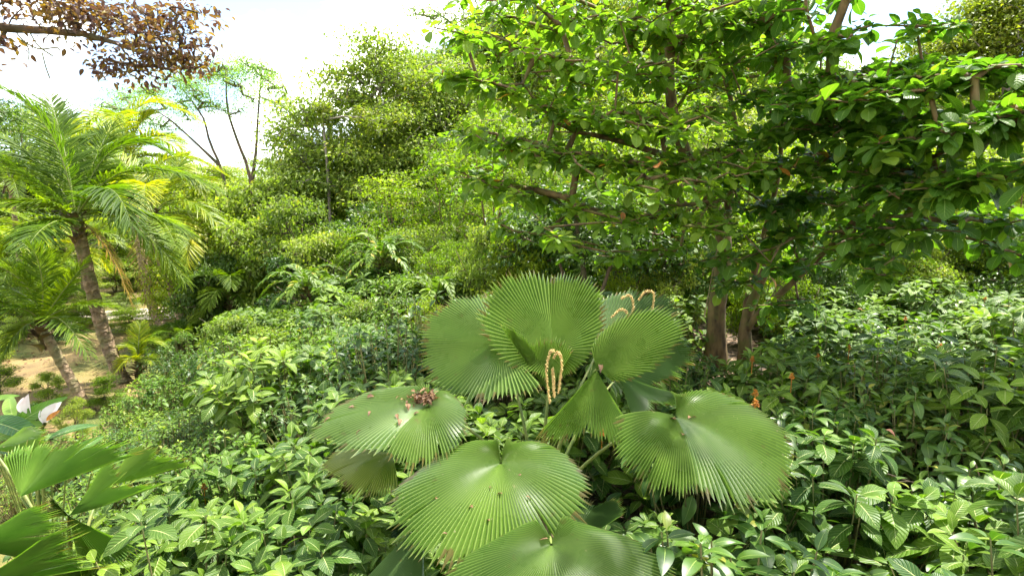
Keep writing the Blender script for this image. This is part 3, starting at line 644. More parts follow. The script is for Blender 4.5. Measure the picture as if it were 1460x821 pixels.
# ------------------------------------------------------------------ shrubs with veined leaves
def make_shrub(name, seed, n, rad, ht, tmpl, mat, s0, s1, nl, label, e0=1.0):
    root = thing(name, label, 'shrub', (0,0,-50))
    g = unit(rng.normal(0,1,(n,3))); g[:,2] = np.where(g[:,2] < -.35, -g[:,2], g[:,2])
    rr = np.where(np.arange(n)<n*.72, rng.uniform(.85,1.05,n), rng.uniform(.3,.8,n))
    C = g*rr[:,None]*np.array([rad,rad,ht*.62])+np.array([0,0,ht*.38])
    A = unit(g*np.array([.55,.55,.4])+np.array([0,0,.75])+rng.normal(0,.15,(n,3)))
    lb = Buf(); rosettes(lb, tmpl, C, A, nl, e0, -.38, s0, s1, .2, .06)
    sb = Buf()
    for c in C:
        f = rng.uniform(.0,.25); b0 = np.array([c[0]*f, c[1]*f, 0]); m_ = .5*(b0+c)+np.array([c[0]*.15,c[1]*.15,-.03])
        tube(sb, smooth_path([b0,m_,c],6), np.linspace(.007,.0035,6), 4, rng.random())
    obj('foliage', lb.mesh('foliage', M[mat]), root); obj('stem', sb.mesh('stem', M['twig']), root)
    return root
PROT = [make_shrub('veined_shrub', i, 58, .66, 1.05, T_shrub, 'shrub', .11, .225, 7, 'x', .75) for i in range(4)]
PSM = [make_shrub('small_leaved_shrub', i, (130,110,80)[i], .62, .95, T_small, ('small','dark','small')[i], .035, (.09,.105,.13)[i], 8, 'x') for i in range(3)]
PGL = [make_shrub('glossy_shrub', i, 66, .64, 1.0, T_gloss, 'gloss', .08, .19, 7, 'x', .7) for i in range(2)]
usedp = set(); SHR = []
def place(protos, x, y, sc, desc, group, sink=0.):
    for cx,cy,rad in ((-.08,2.6,.62),(-.5,3.05,.6),(1.0,2.75,.65),(.2,2.15,.62),(.1,2.9,.5),(.2,1.8,.5)):
        if (x-cx)**2+(y-cy)**2 < rad*rad: sc = (.8,.8,.62)
    k = int(rng.integers(len(protos))); pr = protos[k]; z = float(hgt(x,y))-sink
    top = np.array([x,y,z+.75*(sc if np.isscalar(sc) else sc[2])]); px,py = pix(top)
    lab = near_label(desc, px, py); rz = rng.random()*6.28
    if pr.name not in usedp:
        usedp.add(pr.name); pr.location=(x,y,z); pr.rotation_euler=(0,0,rz); pr.scale=(sc,sc,sc) if np.isscalar(sc) else sc; pr['label']=lab; pr['group']=group; o = pr
    else: o = copy_tree(pr, (x,y,z), rz, sc, lab, group)
    SHR.append((o,px,py)); return o
def poisson(n, fn, dmin, tries=6000):
    out=[]
    for _ in range(tries):
        p = fn()
        if p is None: continue
        d = dmin(p) if callable(dmin) else dmin
        if all((p[0]-q[0])**2+(p[1]-q[1])**2 > d*d for q in out): out.append(p)
        if len(out)>=n: break
    return out
def f_right():
    y = 1.55+rng.random()**.8*8.2; x = rng.uniform(-.22,1.12)*y
    if x < .12*y and y > 4.3: return None
    if (x-BASE[0])**2+(y-BASE[1])**2 < .45: return None
    if y > 6.4 and x < .5*y: return None
    if y < 2.45 and -.6 < x < .85: return None
    return x,y
RIGHT = poisson(95, f_right, lambda p: .62 if p[1]<5 else .75)
for x,y in RIGHT:
    sc = rng.uniform(.85,1.15)*(.78 if (y > 5 and .1*y < x < .5*y) else 1); gl = x > .42*y and y < 4.6 and rng.random() < .45 or rng.random() < .1
    place(PGL if gl else PROT, x, y, (sc*1.05,sc*1.05,sc*(1.0 if y<7.5 else .85)), 'glossy plain leaved shrub' if gl else 'veined broad leaved shrub', 'glossy shrubs on the bank' if gl else 'veined shrubs around the fan palm')
def f_left():
    y = 1.7+rng.random()**.75*5.8; x = rng.uniform(-.80,-.12)*y
    if x < -2.3 and y < 3.9: return None
    if (x-BASE[0])**2+(y-BASE[1])**2 < .5: return None
    return x,y
for x,y in poisson(46, f_left, .62):
    if y < 4.4 or x > -.33*y: place(PROT, x, y, rng.uniform(.82,1.0), 'veined broad leaved shrub', 'veined shrubs around the fan palm')
    else: place(PSM, x, y, rng.uniform(.9,1.1), 'small leaved green shrub', 'small leaved shrubs on the slope')
def f_mid():
    y = rng.uniform(5.6,13); x = rng.uniform(-.62,.30)*y
    if x < -.33*y-(y-5)*.15-1 or (x < -4 - .45*(y-6)): return None
    return x,y
for x,y in poisson(58, f_mid, .92):
    place(PSM if rng.random()<.6 else PROT, x, y, rng.uniform(.9,1.5), 'green shrub', 'small leaved shrubs on the slope')
for x,y in ((-2.35,3.95),(-2.9,4.35),(-3.5,4.6),(-2.55,4.7),(-3.2,5.3),(-3.9,5.6),(-2.25,2.75),(-1.95,2.35),(-4.3,6.3),(-2.75,2.6),(-3.6,5.0)):
    place(PSM if y > 4.2 else PROT, x, y, rng.uniform(.65,.85), 'small leaved green shrub' if y > 4.2 else 'veined broad leaved shrub', 'small leaved shrubs on the slope' if y > 4.2 else 'veined shrubs around the fan palm')
# shrubs along the edge of the lawn
def on_ground(px,py,up):
    Y = 12.
    for _ in range(60):
        p = P(px,py,Y); e = p[2]-float(hgt(p[0],p[1]))-up; Y = max(2.5, Y+e*1.2)
    return P(px,py,Y)
for px,py in ((262,498),(232,512),(292,505),(245,535),(215,560),(275,540),(195,585),(232,575),(180,605),(215,605),(165,632),(205,640),(250,610),(175,662),(225,665),(150,650),(320,520),(300,560)):
    p = on_ground(px,py,.55); place(PSM, p[0], p[1], rng.uniform(.8,1.05), 'lawn edge shrub', 'small leaved shrubs on the slope')
for px,py in ((-10,660),(60,668),(110,665),(20,700),(70,640),(-20,620)):
    p = on_ground(px,py,.4); place(PSM[:2], p[0], p[1], rng.uniform(.5,.7), 'low shrub', 'small leaved shrubs on the slope')
# orange flower spikes on the shrubs nearest to where they show
def spike(px,py,Y,h=.055):
    best = min((q for q in SHR), key=lambda q: np.linalg.norm(np.array(q[0].location[:2])-P(px,py,Y)[:2]))
    o = best[0]; c = P(px,py,Y)+np.array([0,0,.05]); b = Buf(); n = 60; t = rng.random(n); a = rng.random(n)*6.28
    pos = np.stack([np.cos(a)*.012*(1-t),np.sin(a)*.012*(1-t),t*h],-1); d = np.stack([np.cos(a),np.sin(a),.9+0*a],-1)
    scatter(b, T_frag, pos, d, h*rng.uniform(.25,.5,n)*(1-.4*t), roll=rng.normal(0,.8,n)); tube(b, np.array([[0,0,-.12],[0,0,0],[0,0,h]]), .004, 4)
    f = obj('flower_spike', b.mesh('flower_spike', M['orange']), o)
    bpy.context.view_layer.update()
    f.location = o.matrix_world.inverted() @ Vector(c); s_ = 1/o.scale[0]; f.scale=(s_,s_,s_)
for q in ((1072,523,5.2),(1165,518,5.6),(1128,549,4.6),(1076,590,3.6),(858,632,3.5),(1340,503,6.0),(1352,512,5.7),(1404,432,8.5),(1290,462,7.6),(1450,465,7.4),(1440,528,5.4),(1210,505,6),
          (1385,445,8.2),(1076,575,3.9),(335,575,6.5),(440,548,6.5),(405,556,7),(474,528,6.6),(292,708,3.9),(1460,560,4.8)): spike(*q)

# ------------------------------------------------------------------ trees
def tree(name, label, base, trunks, attr, leaf, mat, bk, step=.3, rtip=.006, bend=.25, t0=.35, cat='tree', group=None, sides=6, power=.5, upw=.6, loc=True):
    root = thing(name, label, cat, base, group)
    tb = Buf(); tips, td = skeleton(tb, trunks, attr, step, rtip, bend, t0, sides, upw, power)
    lb = Buf(); leaf(lb, tips, td)
    obj('trunk', tb.mesh('trunk', M[bk], base), root); obj('crown', lb.mesh('crown', M[mat], base), root)
    return root
def whorl(n, s0, s1, e0=.45, e1=-.22, per=1):
    def f(lb, tips, td):
        A = unit(td*.5+np.array([0,0,.8])+rng.normal(0,.2,td.shape)); rosettes(lb, T_big, tips, A, n, e0, e1, s0, s1, .25, .05)
        k = rng.random(len(tips))<.35; C = tips[k]-td[k]*.14+rng.normal(0,.05,td[k].shape); rosettes(lb, T_big, C, A[k], max(4,n//2+1), .2, -.55, s0, s1, .3, .05)
    return f
def cl(n, sx, sz, size, tm=None, droop=.3, flat=.5):
    return lambda lb, tips, td: cloud(lb, tm or T_tiny, tips, n, sx, sz, size, droop, flat)

# near tree, thick mossy trunk, crown filling the upper middle
tA = gz(P(1018,540,7.9))
aA = pell([(900,340,90,36,7.2,.5,20),(770,310,80,36,7,.5,16),(960,300,70,40,7.2,.5,16),(690,260,50,40,7.2,.5,10),(780,150,90,60,6.8,1.0,20),(850,330,70,30,6.3,.5,10),(960,180,70,60,6.4,.8,30),(820,130,60,90,6.2,.7,30),(1000,-20,160,60,6.6,1.2,40),(780,40,150,60,7.0,1.0,56),(900,100,150,95,7.0,1.4,90),(850,215,140,50,6.3,.9,58),(690,100,75,28,5.9,.5,20),(1010,60,130,80,7.2,1.2,64),
           (990,230,110,60,6.0,.9,50),(900,290,120,30,5.6,.7,26),(740,250,90,45,6.4,.8,26),(790,345,20,14,5.2,.3,3),(690,205,70,40,6.6,.6,16),(640,70,40,20,5.7,.3,6),(1010,320,40,22,5.5,.4,6),(910,-60,220,60,6.5,1.5,30)], 1.5)
def layers(a, st=.5, k=.72):
    a = a.copy(); o = .25*np.sin(a[:,0]*1.1)+.2*np.sin(a[:,1]*1.7); q = np.round((a[:,2]+o)/st)*st-o; a[:,2] += (q-a[:,2])*k; return a
tree('broad_leaf_tree', 'near tree with a thick mossy trunk and large drooping dark leaves', tA,
     [([tA,P(1022,440,7.9),P(1032,330,7.7),P(985,235,7.4),P(957,150,7.2),P(955,40,7.1),P(940,-80,7.0)],.15,.035), ([P(1032,330,7.7),P(1050,200,7.4),P(1020,60,7.3)],.06,.02), ([P(985,235,7.4),P(880,200,6.9),P(800,180,6.6),P(745,120,6.4)],.045,.012)],
     layers(aA), whorl(7,.08,.175), 'big', 'bark_brown', rtip=.006, t0=.45, power=.42)
tB = gz(P(1064,525,7.6))
aB = pell([(1380,310,80,36,5.6,.6,18),(1250,325,90,36,6.2,.6,18),(1130,365,60,36,7,.5,12),(1440,345,50,36,5.6,.5,10),(1180,290,80,30,6.6,.5,14),(1350,150,110,70,5.1,.7,20),(1130,330,50,50,6.6,.5,12),(1290,330,60,40,5.4,.4,8),(1420,300,50,40,4.8,.4,8),(1200,270,80,40,6.0,.5,14),(1180,320,60,24,6.0,.4,8),(1100,300,60,20,6.6,.4,8),(1340,320,50,16,4.8,.3,5),(1290,290,60,16,5.2,.3,8),(1215,360,30,14,5.6,.3,4),(1290,110,80,40,5.4,.8,30),(1100,200,80,50,6.6,.6,26),(1180,150,80,60,5.8,.8,34),(1380,170,60,40,4.7,.5,22),(1320,270,70,24,4.6,.4,12),(1060,260,60,50,6.8,.6,16),(1140,300,70,26,6.2,.5,12),(1330,60,70,20,5.6,.5,14),(1120,100,110,85,6.4,1.0,60),(1230,150,130,55,5.6,.9,62),(1330,190,130,45,4.9,.8,62),(1390,110,70,38,5.0,.6,26),(1160,230,120,42,6.0,.8,44),(1240,305,60,22,5.0,.4,10),
           (1065,355,50,26,6.2,.5,8),(1420,240,70,30,4.3,.5,22),(1300,250,120,22,5.0,.5,26),(1120,20,110,40,6.6,.8,22),(1240,395,40,22,5.2,.3,4),(1180,-60,160,40,6,1,22),(1050,395,30,20,6.4,.3,4),(1180,60,60,22,5.8,.4,10),(1470,160,60,60,4.4,.5,22),(1035,395,60,30,6.6,.4,9),(1085,430,40,18,6.7,.3,5),(1140,440,30,14,6.6,.3,3)], 1.3)
aB = np.concatenate([aB, ell([(5.2,6.0,8.6,4.6,3.0,1.0,130)])])  # unseen upper crown layer, added above the view to shade the shrubs
tree('broad_leaf_tree', 'near tree with a forked leaning trunk and shiny ribbed leaves reaching sideways', tB,
     [([tB,P(1062,470,7.6),P(1076,420,7.5),P(1108,350,7.2),P(1138,300,6.9),P(1170,220,6.4),P(1200,130,6.0)],.10,.02), ([P(1063,470,7.6),P(1088,440,7.3),P(1150,385,6.8),P(1200,335,6.2),P(1248,280,5.8),P(1330,225,5.1),P(1400,190,4.6)],.05,.012),
      ([tB,P(1064,440,7.7),P(1085,350,7.5),P(1110,250,7.1),P(1115,130,6.7)],.065,.02)],
     layers(aB,.42), whorl(7,.09,.20), 'big', 'bark_brown', rtip=.006, t0=.5, power=.42)
# slender limb trees between
tC = gz(P(832,440,8.8))
tree('small_leaf_tree', 'dark rounded bush like tree with thin bare forked branches above the round fan leaf', tC,
     [([tC,P(833,390,8.8),P(822,320,8.8),P(815,270,8.8)],.06,.02),([tC,P(800,380,8.9),P(775,330,9)],.04,.015),([tC,P(870,380,8.6),P(900,330,8.5)],.04,.015)],
     pell([(820,320,90,55,9,.9,90),(900,350,60,40,8.8,.6,36),(750,350,50,50,9.2,.6,40),(960,360,40,50,9.2,.6,24)]), cl(46,.17,.09,.095), 'dark', 'bark_dark', t0=.2)
tD = gz(P(985,520,9.4))
tree('small_leaf_tree', 'thin tree with pale forked stems behind the thick mossy trunk', tD,
     [([tD,P(975,450,9.4),P(962,400,9.4),P(958,330,9.4),P(975,260,9.3)],.06,.02),([P(975,450,9.4),P(1000,400,9.5),P(1005,340,9.5)],.035,.015)],
     pell([(960,300,80,60,9.6,.8,50),(1010,330,50,60,10,.7,34),(930,260,60,60,10,.7,30)]), cl(40,.2,.1,.10), 'lime', 'bark_brown', t0=.4)
# pale round tree in the middle distance
tE = gz(P(590,370,21)); k = 1
aE = pell([(405,190,32,20,21,.8,22),(440,160,36,22,21.5,1,26),(425,228,46,22,20.6,1,28),(478,200,46,24,20.8,1.2,34),(500,140,40,22,21.6,1.2,28),(525,95,34,26,21.6,.9,26),(520,60,16,12,21.4,.5,7),(560,70,26,14,21.8,.7,12),
           (470,108,26,10,21.2,.6,9),(575,120,50,26,21.8,1.2,36),(560,175,56,26,21,1.3,40),(520,232,56,24,20.4,1.3,36),(620,160,50,26,22,1.3,36),(640,105,46,24,22.4,1.2,28),(610,215,56,26,21,1.3,36),(660,230,50,30,21,1.3,30),(560,280,80,26,20,1.4,40),(455,270,60,26,20,1.3,34),(640,290,70,26,20,1.4,34),(690,170,50,50,22.5,1.3,40)], 1.15)
tree('pale_leaf_tree', 'wide pale green round tree rising against the bright sky', tE,
     [([tE,P(585,320,21.2),P(560,250,21.4),P(540,170,21.5),P(545,100,21.5)],.2,.05),([P(590,345,21),P(625,280,21.2),P(640,200,21.6)],.12,.04),([P(585,320,21.2),P(520,240,21),P(460,190,21)],.1,.03)],
     aE, cl(64,.48,.22,.16), 'mid', 'bark_grey', step=.6, rtip=.012, t0=.3)
b = Buf(); 
tE2 = gz(P(470,330,19.5))
tree('golden_leaf_tree', 'slim tree with yellow flowering twigs in front of the pale round tree', tE2,
     [([tE2,P(468,260,19.5),P(462,190,19.5),P(460,160,19.5)],.07,.02)], pell([(461,156,16,8,19.5,.35,8),(470,170,20,10,19.6,.4,8),(540,170,45,16,19.2,.6,14)]), cl(60,.16,.1,.13), 'gold', 'bark_grey', step=.5, rtip=.008, t0=.4)
# sparse feathery tree
tF = gz(P(358,300,30)); tF2 = P(362,285,30)
fl = []
for px,py,rx,ry,n in ((150,155,16,9,8),(180,140,20,10,10),(205,165,20,9,10),(215,128,22,10,10),(245,150,22,9,10),(250,118,20,9,10),(280,130,20,9,10),(290,105,18,9,10),(310,150,16,9,8),(318,98,20,8,12),(335,120,18,9,8),
                         (350,92,20,8,12),(375,105,18,9,12),(392,125,12,10,10),(398,148,8,8,6),(365,140,14,9,6),(330,160,12,8,5),(270,175,16,7,5),(230,180,20,7,6),(180,180,18,6,6)):
    fl.append((px,py,rx,ry,30+rng.normal(0,1.2),1.2,n))
tree('feathery_tree', 'sparse feathery tree with bare dark branches against the white sky', tF,
     [([tF,P(358,262,30),P(340,205,30),P(325,160,30),P(322,115,30)],.12,.035),([P(358,270,30),P(365,215,30),P(368,165,30),P(372,110,30)],.10,.03),([gz(P(322,300,30)),P(320,262,30),P(300,205,30),P(288,165,30),P(262,130,30)],.10,.03),
      ([P(312,235,30),P(275,200,29.8),P(235,165,29.6),P(205,150,29.5)],.07,.02)],
     pell(fl), cl(95,.46,.28,.17,T_feather,.1,.5), 'feather', 'bark_dark', step=.8, rtip=.016, t0=.3, bend=.3, upw=.4, power=.55)
# sparse bright tree at the top edge
tG = gz(P(690,330,27))
tree('feathery_tree', 'sparse light tree behind the near crown at the top edge', tG,
     [([tG,P(695,200,27),P(690,100,27),P(680,20,27)],.2,.06),([P(690,100,27),P(650,40,27),P(610,10,27)],.08,.03)],
     pell([(650,20,50,14,27,1.2,24),(600,20,30,9,27,.8,10),(700,40,60,30,27,1.6,40),(690,0,60,20,27,1.5,24),(720,110,50,50,27,1.6,40),(655,75,40,12,27,1,14)]), cl(60,.5,.16,.16,T_feather,.1,.35), 'feather', 'bark_grey', step=.8, rtip=.014, t0=.4)
# tree at the upper right corner
tH = gz(P(1440,330,20))
tree('golden_leaf_tree', 'tall yellow green tree in the upper right corner', tH, [([tH,P(1440,200,20),P(1430,80,20),P(1440,0,20)],.2,.06),([P(1440,200,20),P(1480,100,20),P(1500,20,20)],.12,.04)],
     pell([(1400,50,60,50,20,1.6,60),(1340,70,40,30,20,1.2,24),(1430,60,70,40,20,1.6,90),(1370,95,40,30,20,1.2,36),(1470,0,80,40,20,1.8,60),(1470,140,60,60,20,1.6,70),(1410,10,30,20,20,1,20)]), cl(70,.42,.18,.16), 'gold', 'bark_grey', step=.6, rtip=.012, t0=.3)
# bronze branch overhead
tI = gz(np.array([-6.6,3.2,0]))
aI = pell([(90,10,110,14,5,.5,20),(255,60,40,45,5,.3,14),(60,0,90,26,5.0,.4,26),(120,30,60,26,5,.4,30),(200,30,60,22,5,.4,28),(230,75,55,24,5,.35,34),(170,90,30,10,5,.3,10),(265,15,24,10,5,.2,7),(180,105,20,6,5,.2,6),(-60,30,70,40,5,.5,24),(0,60,14,8,5,.2,3)])
tree('bronze_tree', 'overhanging branch with bronze purple leaves against the sky, its trunk out of view', tI,
     [([tI,tI+[.1,.2,3],P(-90,10,4.6),P(0,38,5),P(110,48,5),P(165,62,5),P(240,88,5)],.075,.008)], aI, cl(15,.13,.06,.066,T_small,.2,.6), 'bronze', 'bark_dark', step=.15, rtip=.0035, t0=.5)
for pts in ([(30,58,5),(55,70,5),(80,68,5),(85,72,5)],[(42,46,5),(55,66,5),(75,80,5)],[(60,75,5),(65,95,5),(71,112,5)],[(24,48,5),(40,68,5),(41,86,5)]):
    b = Buf(); q = [P(*p) for p in pts]; tube(b, smooth_path(q,10), .006, 4); o = obj('hanging_vine', b.mesh('hanging_vine', M['twig'], q[0]), None, q[0])
    tag(o, near_label('thin bare vine hanging under the bronze branch', *pix(q[-1])), 'vine', 'vines under the bronze branch')
for pts,lab in (([(1015,290,6.9),(1040,320,6.8),(1022,360,6.8),(1012,410,6.9),(1004,452,7.0)],'pale thin vine hanging in front of the thick mossy trunk'),([(938,365,7.4),(930,340,7.4),(945,318,7.4),(985,310,7.2),(1000,340,7.2)],'thin looping vine left of the thick mossy trunk')):
    b = Buf(); q = [P(*p) for p in pts]; tube(b, smooth_path(q,20), .007, 5); tag(obj('hanging_vine', b.mesh('hanging_vine', M['vine'], q[0]), None, q[0]), lab, 'vine')

# ------------------------------------------------------------------ bushes and trees behind: prototypes, then copies
def proto(name, cat, mat, bk, H, specs, trunks, n, sx, sz, size, tm=None, step=.4, rtip=.008):
    root = tree(name, 'x', np.zeros(3), trunks, ell(specs), cl(n,sx,sz,size,tm), mat, bk, step=step, rtip=rtip, t0=.25, cat=cat)
    root.location = (0,0,-60); root['H'] = H; return root
def lobes(H, R, z0, z1, m, na):
    out=[]
    for q in range(m):
        a = q*2.4+rng.normal(0,.4); f = (q+.5)/m; zz = z0+(z1-z0)*f; sp = R*(.62 if f < .75 else .3)*rng.uniform(.6,1.25); rr = R*rng.uniform(.30,.55)
        out.append((math.cos(a)*sp, math.sin(a)*sp, H*zz, rr, rr, rr*rng.uniform(.35,.6), na))
    return out
def bush_proto(name, mat, size, n=48, bk='bark_dark', H=3.0, R=1.7, na=24, tm=None):
    tr = [([(0,0,-.1),(rng.normal(0,.25),rng.normal(0,.25),H*.4),(rng.normal(0,.6),rng.normal(0,.6),H*.8)],.045,.012) for _ in range(4)]
    return proto(name,'bush',mat,bk,H,lobes(H,R*1.1,.14,.95,9,na),tr,n,.2,.085,size,tm)
def tree_proto(name, mat, size, bk, H=9, R=3.2, n=60):
    tr = [([(0,0,-.2),(.1,.1,H*.3),(-.1,.2,H*.6),(.2,0,H*.9)],.16,.04),([(.05,.05,H*.25),(.9,.3,H*.5),(1.4,.6,H*.7)],.09,.03),([(0,.1,H*.3),(-.9,-.2,H*.55),(-1.3,-.5,H*.75)],.08,.03)]
    return proto(name,'tree',mat,bk,H,lobes(H,R*1.15,.25,.97,13,22),tr,int(n*1.2),.50,.20,size,None,.6,.012)
BP = {'lime':[bush_proto('lime_bush','lime',.12), bush_proto('lime_bush','lime',.10,60)],
      'dark':[bush_proto('dark_bush','dark',.13), bush_proto('dark_bush','dark',.16,36)],
      'mid':[bush_proto('pale_bush','mid',.12),bush_proto('pale_bush','mid',.14,40)],
      'frond':[bush_proto('large_leaved_bush','small',.2,30,tm=T_small)],
      'tmid':[tree_proto('pale_leaf_tree','mid',.17,'bark_grey'), tree_proto('pale_leaf_tree','mid',.2,'bark_grey',9,3.6,54)],
      'tlime':[tree_proto('lime_leaf_tree','lime',.17,'bark_brown'),tree_proto('lime_leaf_tree','lime',.2,'bark_brown')],
      'tdark':[tree_proto('dark_leaf_tree','dark',.18,'bark_dark')]}
def under_proto():
    tr = [([(0,0,-.1),(.1*c+.05,.1*d,1.6),(.35*c,.3*d,3.4),(.6*c,.5*d,5.0)],.06,.015) for c,d in ((1,.3),(-1,.6),(.2,-1))]
    return proto('slender_tree','tree','lime','bark_brown',6,[(0,0,4.2,1.7,1.7,1.4,60),(.5,0,2.6,1.5,1.5,.9,30),(-.6,.3,1.3,1.3,1.3,.8,22),(0,0,5.3,1.0,1.0,.6,20)],tr,34,.26,.09,.15,None,.35,.007)
BP['utree'] = [under_proto(), under_proto()]
DESC = {'utree':'slender lime green tree','lime':'lime green bush','dark':'dark green bush','mid':'pale green bush','frond':'large leaved bush','tmid':'pale green tree','tlime':'lime green tree','tdark':'dark green tree'}
usedq = set()
def put(kind, px, pytop, Y, wide, label=None, group=None):
    """a bush or tree whose top shows at (px, pytop), wide pixels across, Y metres ahead"""
    pr = BP[kind][int(rng.integers(len(BP[kind])))]; p = P(px,pytop,Y); z = float(hgt(p[0],p[1])); H = pr['H']
    R0 = 1.9 if kind in ('lime','dark','mid','frond','utree') else 3.6
    sz = max(.25,(p[2]-z)/H); sx = wide*Y/F/(2*R0); sx = min(max(sx,.55*sz),1.5*sz)
    lab = label or near_label(DESC[kind], px, pytop+.4*F*(p[2]-z)/Y); rz = rng.random()*6.28
    group = group or ('slender understorey trees' if kind == 'utree' else 'bushes on the slope' if R0 < 3 else 'trees beyond the slope')
    loc = (p[0],p[1],z)
    if pr.name not in usedq:
        usedq.add(pr.name); pr.location=loc; pr.rotation_euler=(0,0,rz); pr.scale=(sx,sx,sz); pr['label']=lab; pr['group']=group
    else: copy_tree(pr, loc, rz, (sx,sx,sz), lab, group)
put('lime',402,446,12.5,90,'bright lime green bush on the slope by the path')
R_ = lambda a,b: rng.uniform(a,b)
# bushes close behind the fan palm
for px,pt,Y,w,kd in ((470,395,11.5,150,'frond'),(560,385,11,150,'frond'),(640,395,10.5,120,'lime'),(350,440,13.5,110,'frond'),(700,385,10,110,'dark'),(540,345,13,120,'frond'),(300,375,15.5,110,'dark'),(330,360,16,120,'dark'),
                     (440,365,15,150,'dark'),(600,352,13.5,140,'lime'),(690,335,13,120,'lime'),(1110,380,10.5,120,'lime'),(1180,392,10.2,120,'mid'),(1290,350,12.5,150,'lime'),(1350,340,12,150,'dark'),(1440,320,12.5,170,'dark'),(1500,330,11,150,'lime'),(1230,330,14,150,'lime'),(1160,320,14,150,'mid'),(1080,330,13.5,140,'lime'),(1390,300,14,160,'mid'),
                     (960,400,11.5,120,'lime'),(880,385,11.5,130,'lime'),(1040,410,12,110,'mid'),(1110,395,13,120,'lime'),(760,370,11,110,'dark'),(920,340,13,140,'lime'),(1010,340,13.5,130,'mid'),(840,300,13,150,'dark'),(760,310,12.5,150,'lime'),(680,290,14,140,'mid'),(1220,440,11.5,90,'lime')): put(kd,px,pt,Y,w)
for px in np.arange(285,1540,78):
    put(['lime','mid','dark','lime'][int(rng.integers(4))], px+R_(-20,20), (300 if px<700 else 285 if px<1120 else 275)+R_(-18,22), R_(15,18), 165)
for px in np.arange(300,1560,85):
    put(['lime','mid','lime','dark'][int(rng.integers(4))], px+R_(-20,20), (255 if px<460 else 235)+R_(-20,20), R_(19,23), 185)
for px in np.arange(655,1580,88):
    put(['tmid','tlime','tmid','tlime'][int(rng.integers(4))], px+R_(-25,25), 130+R_(-50,50), R_(21,29), 230)
# slim trees with visible stems in the right clearing
for px,pt,Y,w,kd,lab in ((1210,180,13.5,210,'tmid','tree with a pale thin trunk beside the sunlit clearing'),(1440,150,14,200,'tmid','tree with a dark thin trunk above the veined shrubs'),(1330,190,16,200,'tlime','tree with pale twigs at the back of the sunlit clearing'),(1120,190,15,200,'tlime','tree half hidden behind the forked trunk')): put(kd,px,pt,Y,w,lab)
for px,pt,Y,w,kd in ((60,150,34,190,'tmid'),(-40,140,30,200,'tdark'),(130,180,38,180,'tlime'),(215,225,40,160,'tmid'),(290,234,42,150,'tmid'),(400,225,40,130,'tmid'),(430,205,34,120,'tmid'),(680,140,32,180,'tmid'),(350,244,46,160,'tlime'),(750,100,34,190,'tmid'),
                     (1330,160,26,180,'tlime'),(1400,200,22,180,'tdark'),(1480,190,18,170,'tlime'),(1250,190,24,170,'tmid')): put(kd,px,pt,Y,w)
for px,pt,Y,w,kd in ((10,385,22,140,'mid'),(90,370,24,140,'lime'),(160,375,25,130,'mid'),(-60,370,20,150,'dark'),(60,310,28,170,'lime'),(150,310,29,160,'mid'),(240,330,27,140,'lime'),(300,315,25,150,'mid'),(30,465,19,80,'dark'),(75,470,18.8,60,'dark'),(0,280,29,170,'mid'),(230,285,31,160,'lime'),(-20,450,18,110,'lime'),(130,455,21,90,'mid'),(330,300,23,150,'lime')): put(kd,px,pt,Y,w)
FAR = 'distant pale treetop in the row along the horizon'
for px in np.arange(-150,1620,74): put('tmid', px+R_(-20,20), 248+R_(-14,10)-(30 if px>640 else 0), R_(50,62), 120, near_label('distant treetop', px, 255), 'distant treetops')
# arching pinnate shrubs on the slope
for px,py,Y,L,lab in ((545,356,11.5,1.0,'green shrub with arching pinnate leaves above the small leaved bushes'),(440,400,11.5,1.0,'drooping pinnate leaved shrub below the pale round tree'),(622,412,9.5,.8,'pinnate leaved shrub left of the upright fan leaves')):
    bb = gz(P(px,py,Y)); tp = P(px,py+20,Y); feather_palm(lab, [bb,.5*(bb+tp),tp], .04,.025, tp, [], 'small', bb, ll=.2, extra=14, flen=L, name='pinnate_shrub', cat='shrub', group='pinnate leaved shrubs', elev=(-.1,1.0), n=13, tm=T_pin)
for px,pt,Y,w,kd in ((690,320,9.6,120,'mid'),(745,330,9.2,120,'lime'),(905,330,9.3,120,'lime'),(960,350,9.0,110,'mid'),(1100,345,9.0,120,'lime'),(1165,350,9.4,120,'dark'),(1230,345,10,130,'lime'),(1300,330,10.4,140,'mid'),(1370,325,10.6,140,'lime'),(1440,330,10,140,'dark'),(1500,300,10.5,150,'lime'),(640,345,10.6,130,'lime'),(590,330,12,140,'mid'),(520,320,14,150,'lime'),(455,330,15,150,'mid'),(1050,300,12,130,'lime'),(1200,290,12.5,150,'mid'),(1330,285,13,150,'lime')): put(kd,px,pt,Y,w)
for px,pt,Y,w,kd in ((330,450,11,120,'mid'),(390,470,9.5,110,'lime'),(450,440,10.5,130,'frond'),(500,430,9.5,120,'mid'),(560,420,9,110,'dark'),(440,500,8,100,'frond'),(300,500,10,90,'dark'),(520,470,7.6,90,'lime'),(360,520,8.5,90,'mid'),(600,430,8.4,90,'lime')): put(kd,px,pt,Y,w)
